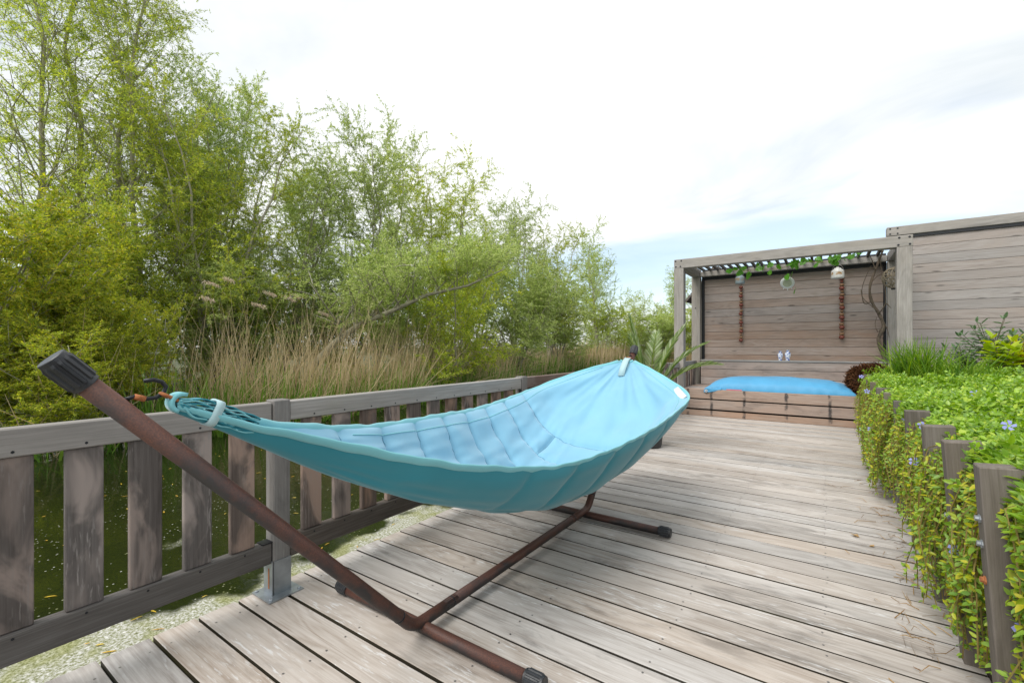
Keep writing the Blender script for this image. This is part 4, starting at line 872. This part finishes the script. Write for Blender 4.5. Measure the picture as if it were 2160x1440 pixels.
hou = hmc(link('shell', npmesh('shell', outer.reshape(-1,3), q[:, ::-1]), M['fab_out'], smooth=True)); hou['label'] = 'teal underside'
for sy in seams:
    pth = []
    for j in range(6, ntt-6, 2):
        yq = sy-.05*(1-Tg[j]**2); i = int(np.clip(round((yq-yk[0])/(yk[-1]-yk[0])*(ny-1)), 0, ny-1)); pth.append(tuple(inner[i, j]+Nn[i, j]*.0012))
    hmc(MB().tube(pth, .0016, 5).build('seam', M['stitch'], smooth=True))
for k in range(len(seams)-1):
    rw = k+1
    for t0 in ((0.,) if rw%2 == 0 else (-.42, .42)):
        j = int(round((t0+1)/2*(ntt-1))); ys_ = np.linspace(seams[k], seams[k+1], 14)-.05*(1-t0**2); pth = []
        for yq in ys_: i = int(np.clip(round((yq-yk[0])/(yk[-1]-yk[0])*(ny-1)), 0, ny-1)); pth.append(tuple(inner[i, j]+Nn[i, j]*.0012))
        hmc(MB().tube(pth, .0014, 5).build('seam', M['stitch'], smooth=True))
def flat_edge(pts, wid, nrm, a_, b_, n=10):
    """binding: flattened tube, half-width a_ across the cloth and b_ through it"""
    V_ = []; F_ = []; m = len(pts)
    for i in range(m):
        for k in range(n):
            an = 2*math.pi*k/n; V_.append(pts[i]+wid[i]*a_[i]*math.cos(an)+nrm[i]*b_[i]*math.sin(an))
    for i in range(m-1):
        for k in range(n): F_.append((i*n+k, i*n+(k+1)%n, (i+1)*n+(k+1)%n, (i+1)*n+k))
    F_.append(tuple(range(n-1,-1,-1))); F_.append(tuple((m-1)*n+k for k in range(n))); mb_ = MB(); mb_.add(V_, F_); return mb_
for ti, tn in ((0, 3), (ntt-1, ntt-4)):
    ix = range(0, ny, 2); pts = []; wd_ = []; nr_ = []; aa = []; bb2 = []
    for i in ix:
        w_ = P[i, tn]-P[i, ti]; w_ /= np.linalg.norm(w_)+1e-9; n_ = np.cross(w_, dY[i, ti]); n_ /= np.linalg.norm(n_)+1e-9; y_ = Yg[i]; g_ = min(1, (y_-.43)/.4)
        jit = .0014*math.sin(y_*31+ti)+.0012*math.sin(y_*57+1.3); pts.append(P[i, ti]+w_*.004+np.array([0,0,jit])); wd_.append(w_); nr_.append(n_); aa.append((.008+.008*g_)*(1+.08*math.sin(y_*23)*math.sin(y_*9))); bb2.append(.0052+.0006*math.sin(y_*60+ti))
    hmc(flat_edge(pts, wd_, nr_, aa, bb2).build('edge_binding', M['fab_edge'], smooth=True))
    mb = MB(); pth = [tuple(inner[i, ti+(5 if ti == 0 else -5)]+Nn[i, ti]*.001) for i in range(60, ny-8, 2)]; mb.tube(pth, .0026, 6); hmc(mb.build('edge_piping', M['fab_edge'], smooth=True))
mb = MB(); mb.tube([tuple(P[ny-1, j]) for j in range(0, ntt, 4)]+[tuple(P[ny-1, ntt-1])], .010, 8); hmc(mb.build('edge_binding', M['fab_edge'], smooth=True))
# webbing loop and eyelet at the far end
mb = MB(); lp = [Vector((XS, 3.30, .885)), Vector((XS, 3.34, .945)), Vector((XS, 3.40, 1.0)), Vector((XS, 3.45, 1.022)), Vector((XS, 3.462, 1.012)), Vector((XS, 3.42, .985)), Vector((XS, 3.36, .93))]
V = []; F = []
for p in lp: V += [p+Vector((-.024,0,0)), p+Vector((.024,0,0))]
F = [(2*i, 2*i+1, 2*i+3, 2*i+2) for i in range(len(lp)-1)]
mb.add(V, F); o = hmc(mb.build('webbing_loop', M['fab_strap'], smooth=True)); md = o.modifiers.new('t', 'SOLIDIFY'); md.thickness = .006; md.offset = 0
mb = MB(); mb.torus((XS, 3.462, 1.012), (0,.5,.86), .024, .0035, 24, 8, 1.0, 1.2); hmc(mb.build('link_ring', M['ring'], smooth=True))
# gathered near end: folded layers bound by a strap, held by an oblong link
ax0 = Vector((-1.275, .432, .972)); ax1 = Vector((-1.268, .60, .893)); dirb = (ax1-ax0).normalized(); nb_ = Vector((1,0,0)); upb = nb_.cross(dirb)
if upb.z < 0: upb = -upb
rd = random.Random(5)
for j in range(11):
    off = (j-5)*.0066; V = []; F = []; m = 26
    for i in range(m):
        s = i/(m-1); tap = .62*math.sin(min(1, s*3.2+.12)*math.pi/2)*(1+.3*s); wv = .0022*math.sin(s*20+j*2.1)
        c = ax0+(ax1-ax0)*(s*1.02+rd.uniform(-.002,.002))+upb*(off*tap*(1 if s < .75 else 1-.3*(s-.75)/.25)+wv)
        w_ = .017+.012*s+.002*math.sin(j*1.7+s*9); V += [c-nb_*w_, c+nb_*(w_+.002*math.sin(s*60+j*5))]
    F = [(2*i, 2*i+1, 2*i+3, 2*i+2) for i in range(m-1)]; mb = MB(); mb.add(V, F)
    o = hmc(mb.build('fabric_fold', M['fab_edge'] if j%3 != 1 else M['fab_out'], smooth=True)); md = o.modifiers.new('t','SOLIDIFY'); md.thickness = .0035; md.offset = 0
# rounded turn of the folds round the link
mb = MB(); V = []; F = []
for i in range(13):
    a_ = -math.pi/2+math.pi*i/12; c = ax0+dirb*(.010-.022*math.cos(a_))+upb*(.021*math.sin(a_)); V += [c-nb_*.018, c+nb_*.018]
F = [(2*i, 2*i+1, 2*i+3, 2*i+2) for i in range(12)]; mb.add(V, F); o = hmc(mb.build('end_loop', M['fab_edge'], smooth=True)); md = o.modifiers.new('t','SOLIDIFY'); md.thickness = .009; md.offset = 0
mb = MB(); cs = ax0+dirb*.085; V = []
for i in range(24):
    a_ = 2*math.pi*i/24; p = cs+nb_*.029*math.copysign(abs(math.cos(a_))**.6, math.cos(a_))+upb*.034*math.copysign(abs(math.sin(a_))**.6, math.sin(a_)); V += [p-dirb*.010, p+dirb*.010]
F = [(2*i, 2*i+1, (2*i+3)%48, (2*i+2)%48) for i in range(24)]; mb.add(V, F); o = hmc(mb.build('strap', M['fab_strap'], smooth=True)); md = o.modifiers.new('t','SOLIDIFY'); md.thickness = .005
lk = ax0+dirb*.012; hkp = Vector((XS, .407, .990)); d = (lk-hkp); mid = (lk+hkp)/2; u_ = d.normalized(); w_ = Vector((1,0,0)); hl = d.length/2+.006
path = []
for i in range(33):
    a_ = 2*math.pi*i/32; path.append(mid+u_*hl*math.copysign(abs(math.cos(a_))**.7, math.cos(a_))+w_*.012*math.copysign(abs(math.sin(a_))**.7, math.sin(a_)))
mb = MB(); mb.tube(path, .0042, 8, cap=False); hmc(mb.build('link_ring', M['ring'], smooth=True))
# care label on the far edge
ei = int(np.argmin(abs(Yg-3.10))); pe = Vector(P[ei, ntt-1]); pe2 = Vector(P[int(np.argmin(abs(Yg-2.99))), ntt-1]); dl_ = (pe2-pe)
inn = Vector(P[ei, ntt-16])-pe; inn.normalize(); nrm = Vector(Nn[ei, ntt-8])
V = [pe+nrm*.016, pe2+nrm*.016, pe2+inn*.055+nrm*.022, pe+inn*.055+nrm*.026]; mb = MB(); mb.add(V, [(0,1,2,3)]); o = hmc(mb.build('label', M['label'])); md = o.modifiers.new('t','SOLIDIFY'); md.thickness = .002

# ================================================================== 9. things on and around the bench
# beanbag mattress
def beanbag():
    nx, nyy = 90, 40; V = np.zeros((2, nx, nyy, 3)); xs = np.linspace(-1, 1, nx); yy = np.linspace(-1, 1, nyy); XX, YY = np.meshgrid(xs, yy, indexing='ij')
    env = np.clip(1-np.abs(XX)**5, 0, 1)**.55*np.clip(1-np.abs(YY)**3.2, 0, 1)**.6; rs = np.random.default_rng(9); wn_ = np.zeros_like(XX)
    for k in range(10): wn_ += np.sin(XX*rs.uniform(2,16)+YY*rs.uniform(-5,5)+rs.uniform(0,6))/10
    edgew = np.zeros_like(XX)
    for k in range(8): edgew += np.sin(XX*rs.uniform(18,44)+YY*rs.uniform(-4,4)+rs.uniform(0,6))/8
    h = .178*env*(1+.10*wn_)*(1-.18*np.clip(XX-.2,0,1)-.10*np.clip(-XX-.3,0,1))+.022*edgew*np.clip(np.abs(YY)-.45,0,1)*2*env+.07*edgew*np.clip(XX-.62,0,1)*env**.5
    x_ = -.62+XX*.955+.012*edgew*np.abs(YY); y_ = 8.24+YY*(.43-.03*np.abs(XX)**3)+.010*edgew*np.abs(YY)
    # corner tabs
    tab = np.clip((np.abs(XX)-.86)/.14,0,1)*np.clip((np.abs(YY)-.8)/.2,0,1); x_ += np.sign(XX)*tab*.05; 
    top = np.stack([x_, y_, .4305+.03*env**.3+h], -1); bot = np.stack([x_, y_, .4295+.004*np.abs(env)], -1)
    ii = np.arange(nx*nyy).reshape(nx,nyy); q = np.stack([ii[:-1,:-1], ii[1:,:-1], ii[1:,1:], ii[:-1,1:]], -1).reshape(-1,4)
    rim = np.concatenate([ii[:,0], ii[-1,1:], ii[-2::-1,-1], ii[0,-2:0:-1]]); m = nx*nyy; rq = np.stack([rim, np.roll(rim,-1), np.roll(rim,-1)+m, rim+m], -1)[:, ::-1]
    return np.concatenate([top.reshape(-1,3), bot.reshape(-1,3)]), np.concatenate([q, q[:, ::-1]+m, rq])
bb = thing('beanbag_mattress', 'sky blue beanbag mattress lying on the plank bench', 'beanbag', (-.6, 8.24, .43))
def bbc(o_): o_.parent = bb; o_.matrix_parent_inverse = Matrix.Translation((.6,-8.24,-.43)); return o_
v, f = beanbag(); bbc(link('cover', npmesh('beanbag', v, f), M['bag'], smooth=True))
mb = MB(); mb.add([(-1.50,7.80,.452),(-1.36,7.83,.462),(-1.545,7.735,.442),(-1.60,7.742,.428),(-1.605,7.738,.388),(-1.57,7.735,.380),(-1.46,7.742,.405),(-1.35,7.76,.437)], [(0,2,6,7,1),(2,3,4,5,6)]); o = bbc(mb.build('corner_tab', M['bag'])); md = o.modifiers.new('t','SOLIDIFY'); md.thickness = .008
mb = MB(); mb.torus((-1.565,7.728,.408), (0.1,-1,.2), .016, .006, 20, 8); bbc(mb.build('eyelet', M['label'], smooth=True))
mb = MB(); mb.box(-1.28,-1.06,7.800,7.806,.431,.445); bbc(mb.build('brand_tag', M['redlabel']))

# sheepskin
sk = thing('sheepskin', 'curly dark brown sheepskin heaped on the right end of the bench', 'sheepskin', (.5, 8.15, .43))
def skf(n):
    rs = np.random.default_rng(12); u = rs.normal(size=(n,3)); u /= np.linalg.norm(u,axis=1,keepdims=True); rad = np.array([.25,.33,.20])*(1+.12*np.sin(u[:,0:1]*6)*np.cos(u[:,1:2]*5)); c = np.array([.54,8.12,.635]); P_ = c+u*rad; P_[:,2] = np.maximum(P_[:,2], .435)
    P_[:,2] += .07*np.clip(P_[:,1:2]-8.15,0,1)[:,0]; return P_, u
Pk, uk = skf(5200); dk = uk*.7+np.random.default_rng(2).normal(size=uk.shape)*.55+np.array([0,0,-.35]); dk /= np.linalg.norm(dk,axis=1,keepdims=True); P1 = Pk+dk*.03; P2 = P1+(dk+np.random.default_rng(4).normal(size=uk.shape)*.8)*.022; P2[:,2] = np.maximum(P2[:,2], .432)
v, f = strips(Pk-uk*.01, P1, P2, .017); o = link('wool', npmesh('wool', v, f), M['wool']); o.parent = sk; o.matrix_parent_inverse = Matrix.Translation((-.5,-8.15,-.43)); o['kind'] = 'stuff'
M['pelt'] = simple('pelt', (.03,.012,.006), .95)
mb = MB(); mb.ball((.54,8.12,.635), .245,.325,.195, 28, 16); 
mb.v = [(x, y, max(z,.432)+.07*max(0,y-8.15)) for x, y, z in mb.v]; o = mb.build('pelt', M['pelt'], smooth=True); o.parent = sk; o.matrix_parent_inverse = Matrix.Translation((-.5,-8.15,-.43))

# bead garlands
for (x, z0, z1, lab, sc) in [(-1.263,2.20,1.235,'left string of red and brown wooden beads hanging on the board wall',1.0), (.228,2.235,1.27,'right string of red and brown wooden beads hanging on the board wall',1.12)]:
    g = thing('bead_garland', lab, 'bead string', (x, 9.19, z1), 0, 'bead strings on the board wall'); n = 19
    for k in range(n):
        z = (z0-z1)*(1-k/(n-1)); red = k%3 == 0; small = k%3 == 1; r_ = (.034 if red else .022 if small else .031)*sc; mb = MB(); mb.ball((0,0,0), r_, r_, r_*(.92 if red else .72), 14, 9)
        o = link('bead', mb.mesh('bead'), M['beadr' if (red or (small and k%2)) else 'beadb'], g, (random.uniform(-.004,.004), random.uniform(-.003,.003), z), smooth=True)
    mb = MB(); mb.tube([(0,0,0),(0,0,z0-z1+.12)], .003, 6); link('cord', mb.mesh('cord'), M['vine'], g)
# enamel kettles / cans
def can(lab, x, y, z, r_, h, body, rot):
    t_ = thing('enamel_can', lab, 'can', (x, y, z), rot, 'enamel cans hanging from the pergola')
    mb = MB(); mb.lathe([(r_*.86,0),(r_*.98,.006),(r_,.02),(r_,h*.62),(r_*.93,h*.76),(r_*.62,h*.88),(r_*.55,h*.95),(r_*.5,h)], 28); link('body', mb.mesh('body'), body, t_, smooth=True)
    mb = MB(); mb.tube([(0,0,h),(0,0,h*1.10)], r_*.22, 10); link('knob', mb.mesh('knob'), body, t_, smooth=True)
    mb = MB(); pts = [(r_*.85*math.cos(a_), 0, h*.80+r_*.95*math.sin(a_)) for a_ in np.linspace(-.15, math.pi+.15, 17)]; mb.tube(pts, .004, 6); link('handle', mb.mesh('handle'), M['screw'], t_, smooth=True)
    mb = MB(); mb.tube([(0,0,h*.8+r_*.95),(0,0,2.54-z)], .0015, 4); link('string', mb.mesh('string'), M['vine'], t_)
def canmat(name, base, band):
    m, t, b, L = newmat(name); tc_ = N(t,'ShaderNodeTexCoord'); sp = N(t,'ShaderNodeSeparateXYZ'); L(tc_.outputs['Object'], sp.inputs[0]); n = N(t,'ShaderNodeTexNoise'); n.inputs['Scale'].default_value = 28; n.inputs['Detail'].default_value = 4; L(tc_.outputs['Object'], n.inputs['Vector'])
    z_ = N(t,'ShaderNodeMapRange',interpolation_type='SMOOTHSTEP'); L(sp.outputs['Z'], z_.inputs[0]); z_.inputs[1].default_value = .035; z_.inputs[2].default_value = .075
    z2 = N(t,'ShaderNodeMapRange',interpolation_type='SMOOTHSTEP'); L(sp.outputs['Z'], z2.inputs[0]); z2.inputs[1].default_value = .085; z2.inputs[2].default_value = .11; z2.inputs[3].default_value = 1; z2.inputs[4].default_value = 0
    r_ = N(t,'ShaderNodeMapRange',interpolation_type='SMOOTHSTEP'); L(n.outputs['Fac'], r_.inputs[0]); r_.inputs[1].default_value = .45; r_.inputs[2].default_value = .6
    m1 = N(t,'ShaderNodeMath',operation='MULTIPLY'); L(z_.outputs[0], m1.inputs[0]); L(z2.outputs[0], m1.inputs[1]); m2 = N(t,'ShaderNodeMath',operation='MULTIPLY'); L(m1.outputs[0], m2.inputs[0]); L(r_.outputs[0], m2.inputs[1])
    mx_ = N(t,'ShaderNodeMix',data_type='RGBA'); L(m2.outputs[0], mx_.inputs[0]); mx_.inputs[6].default_value = (*base,1); mx_.inputs[7].default_value = (*band,1); L(mx_.outputs[2], b.inputs['Base Color']); b.inputs['Roughness'].default_value = .35; return m
can('blue-grey enamel can with a wire handle above the left bead string', -1.225, 8.8, 2.215, .078, .155, canmat('grey_enamel', (.24,.30,.33), (.35,.24,.12)), .5)
can('white enamel can with rusty flecks above the right bead string', .165, 8.8, 2.19, .088, .165, canmat('white_enamel', (.72,.72,.70), (.42,.22,.06)), -.3)
# round white dish hung between the cans
M['enamel'] = simple('white_dish', (.70,.72,.70), .35, 0, .05); M['dishglass'] = simple('dish_glass', (.36,.40,.28), .15, 0, .15, 30)
ds_ = thing('hanging_dish', 'round white dish with pale green centre hanging between the two cans', 'dish', (-.515, 8.8, 2.17)); Mx = Matrix.Rotation(R(-62), 4, 'X')
mb = MB(); mb.lathe([(.07,.002),(.074,.0),(.100,.008),(.105,.018),(.102,.03),(.085,.05),(.05,.06)], 36, Mx); link('rim', mb.mesh('rim'), M['enamel'], ds_, smooth=True)
mb = MB(); mb.lathe([(.066,-.001),(.066,.0015)], 30, Mx); link('glass', mb.mesh('glass'), M['dishglass'], ds_)
for a_ in (2.1,1.57,1.04):
    mb = MB(); p = Vector((.10*math.cos(a_), .10*math.sin(a_), .012)); q_ = Vector((.128*math.cos(a_), .128*math.sin(a_), .008)); mb.tube([Mx@p, Mx@q_], [.006,.007], 8); link('foot', mb.mesh('foot'), M['enamel'], ds_, smooth=True)
mb = MB(); mb.tube([(0,.03,.06),(0,.03,.37)], .0015, 4); link('string', mb.mesh('string'), M['vine'], ds_)
# vases
def vasemat():
    m, t, b, L = newmat('delft_glaze'); tc_ = N(t,'ShaderNodeTexCoord'); n = N(t,'ShaderNodeTexNoise'); n.inputs['Scale'].default_value = 42; n.inputs['Detail'].default_value = 3; L(tc_.outputs['Object'], n.inputs['Vector']); r_ = ramp(t, [(.50,(.68,.72,.78)),(.57,(.05,.12,.42))]); L(n.outputs['Fac'], r_.inputs[0]); L(r_.outputs[0], b.inputs['Base Color']); b.inputs['Roughness'].default_value = .15; return m
M['vase'] = vasemat()
for (x, lab, s) in [(-.63,'left of two blue and white vases on the shelf',.96), (-.52,'right of two blue and white vases on the shelf, slightly taller',1.06)]:
    t_ = thing('vase', lab, 'vase', (x, 9.0, .879), 0, 'vases on the shelf'); mb = MB(); mb.lathe([(.028*s,0),(.030*s,.008),(.026*s,.03),(.040*s,.075*s),(.043*s,.10*s),(.034*s,.128*s),(.020*s,.140*s),(.019*s,.155*s),(.026*s,.168*s)], 24); link('body', mb.mesh('body'), M['vase'], t_, smooth=True)
    mb = MB(); mb.torus((0,0,.168*s), (0,0,1), .0255*s, .003, 20, 6); link('lip', mb.mesh('lip'), M['vase'], t_, smooth=True)
# leaf garland (split leaves)
gl = thing('leaf_garland', 'garland of split green leaves draped along the pergola roof', 'garland', (-.5, 8.45, 2.4))
def mleaf():
    V = [(0,0,0)]; F = []; pr = [(.0,.25),(.12,.52),(.30,.60),(.42,.34),(.50,.56),(.62,.50),(.66,.28),(.76,.42),(.86,.32),(1.0,.0)]
    for s in (1,-1):
        b = len(V)
        for (x, y) in pr: V.append((x*.15+.0, s*y*.13, .012*(1-4*(x-.5)**2)-.02*y*y))
        for k in range(len(pr)-1): F.append((0, b+k, b+k+1) if s > 0 else (0, b+k+1, b+k))
    return V, F
mb = MB(); mb.add(*mleaf()); mlm = mb.mesh('leaf'); mlm.materials.append(M['monstera'])
gp = [(-1.33,8.30,2.40),(-1.1,8.35,2.37),(-.85,8.45,2.38),(-.6,8.40,2.36),(-.42,8.35,2.41),(-.2,8.40,2.43),(.02,8.35,2.40),(.22,8.3,2.44),(.42,8.3,2.47)]
mb = MB(); mb.tube([tuple(np.array(p)-np.array((-.5,8.45,2.4))) for p in gp], .004, 5); link('stem', mb.mesh('stem'), M['vstem'], gl)
def gpt(s): i = min(int(s*(len(gp)-1)), len(gp)-2); q_ = s*(len(gp)-1)-i; return Vector(gp[i]).lerp(Vector(gp[i+1]), q_)-Vector((-.5,8.45,2.4))
for k in range(40):
    p = gpt(random.random()); o = link('leaf', mlm, None, gl, p+Vector((random.uniform(-.03,.03), random.uniform(-.08,.04), random.uniform(-.04,.07))), (random.uniform(.5,1.6), random.uniform(-.4,.8), random.uniform(0,6.28)), (random.uniform(.5,.82),)*3)
for (x, y, z) in [(-.53,8.72,2.30),(-.44,8.72,2.32),(-.40,8.75,2.08),(-1.02,8.4,2.33),(-.75,8.4,2.34)]:
    link('leaf', mlm, None, gl, (x+.5, y-8.45, z-2.4), (1.2, .9, random.uniform(4,5.5)), (random.uniform(.5,.95),)*3)
# climbing vine trunk
vn = thing('climbing_vine', 'bare twisted vine trunk climbing the right end of the board wall', 'vine', (.78, 9.1, .86))
def atY(u, v, Y): 
    s, c = math.sin(R(34.68)), math.cos(R(34.68)); r_ = (u-1080)/954; x_ = (r_*c*Y-s*Y)/(c+r_*s); d_ = -s*x_+c*Y; return Vector((x_, Y, 1.1-(v-733)/954*d_))
pth = [atY(u, v_, 9.02+.03*math.sin(k*1.9)) for k, (u, v_) in enumerate([(1868,790),(1865,754),(1853,716),(1864,689),(1853,660),(1838,634),(1835,605),(1846,571),(1858,540),(1862,528)])]
def smooth_path(p, n=4):
    o_ = []
    for i in range(len(p)-1):
        a_, b_, c_, d_ = p[max(i-1,0)], p[i], p[i+1], p[min(i+2,len(p)-1)]
        for k in range(n): t = k/n; o_.append(.5*((2*b_)+(c_-a_)*t+(2*a_-5*b_+4*c_-d_)*t*t+(3*b_-a_-3*c_+d_)*t**3))
    return o_+[p[-1]]
mb = MB(); sp_ = smooth_path(pth); mb.tube([tuple(p-Vector((.78,9.1,.86))) for p in sp_], [.030-.017*i/(len(sp_)-1)+.003*math.sin(i*1.3) for i in range(len(sp_))], 8); link('trunk', mb.mesh('trunk'), M['vine'], vn, smooth=True)
for br in [[(1853,662),(1868,640),(1867,610),(1860,580),(1857,545)], [(1838,636),(1823,640),(1818,612),(1826,585),(1838,560)], [(1850,655),(1836,643),(1820,628),(1816,610)], [(1856,665),(1870,690),(1876,712)], [(1847,571),(1838,545),(1828,535)], [(1860,690),(1852,700),(1846,682),(1850,668)], [(1835,600),(1848,585),(1866,572)], [(1870,640),(1880,650)]]:
    p = smooth_path([atY(u, v_, 9.0+random.uniform(-.04,.04)) for u, v_ in br], 3); mb = MB(); mb.tube([tuple(q_-Vector((.78,9.1,.86))) for q_ in p], [.009-.006*i/(len(p)-1) for i in range(len(p))], 5); link('branch', mb.mesh('branch'), M['vine'], vn, smooth=True)
# wicker ball
wb_ = thing('wicker_ball', 'woven wicker ball lantern hanging behind the right pergola post', 'lantern', (.845, 8.62, 2.12))
for k in range(20):
    a_ = k*2.399; z_ = 1-2*(k+.5)/20; r_ = math.sqrt(1-z_*z_); mb = MB(); mb.torus((0,0,0), (r_*math.cos(a_), r_*math.sin(a_), z_), .155, .005, 30, 5); link('cane', mb.mesh('cane'), M['wicker'], wb_, smooth=True)
mb = MB(); mb.lathe([(.05,-.17),(.05,-.155)], 14); link('base', mb.mesh('base'), M['darksteel'], wb_); mb = MB(); mb.tube([(0,0,.15),(0,0,.42)], .002, 4); link('cord', mb.mesh('cord'), M['vine'], wb_)

# ================================================================== 10. palm in a pot
pm = thing('potted_palm', 'feathery potted palm standing by the fence behind the hammock', 'palm', (-1.62, 5.02, 0))
mb = MB(); mb.lathe([(.13,.002),(.14,.02),(.17,.30),(.18,.33),(.165,.33),(.16,.29)], 28); link('pot', mb.mesh('pot'), M['pot'], pm, smooth=True)
mb = MB(); mb.lathe([(.06,.28),(.075,.36),(.06,.46),(.03,.5)], 14); link('trunk', mb.mesh('trunk'), M['vine'], pm, smooth=True)
rs = np.random.default_rng(17)
fr = [(3.2,1.40,1.05,.08), (2.7,1.30,.85,.15), (.7,1.28,1.0,.30), (.45,1.10,.95,.5), (.1,.95,.92,.75), (3.9,1.15,.6,.3), (4.9,1.0,.5,.6), (1.6,1.3,.9,.2)]
for (az, e, L0, dr) in fr:
    p = Vector((0,0,.46)); pts = [p.copy()]; n = 16
    for k in range(n):
        ee = e-dr*1.5*(k/n)**1.6; p = p+Vector((math.cos(az)*math.cos(ee), math.sin(az)*math.cos(ee), math.sin(ee)))*L0/n; pts.append(p.copy())
    mb = MB(); mb.tube(pts, [.008*(1-.8*i/n) for i in range(n+1)], 5); fo = link('frond', mb.mesh('rachis'), M['grass'], pm)
    B = []; D = []; U = []; LL = []
    for k in range(3*n):
        s = .2+.8*k/(3*n); i = min(int(s*n), n-1); b = pts[i].lerp(pts[i+1], s*n-i); t_ = (pts[i+1]-pts[i]).normalized(); sd_ = t_.cross(Vector((0,0,1))).normalized()
        for sg in (-1,1): dv = t_*(.75+.5*s)+sd_*sg*1.0+Vector((0,0,.35+rs.normal()*.12)); B.append(b); D.append(dv); U.append(Vector((0,0,1))+sd_*sg*.4); LL.append((.19*math.sin(math.pi*(.2+.75*s))**.7)*rs.uniform(.85,1.1))
    B = np.array(B); D = np.array(D); U = np.array(U); LL = np.array(LL); v_, f_ = oval_leaves(B, D, U, LL, .0095, .4); link('leaflets', npmesh('leaflets', v_, f_), M['palm'], fo)
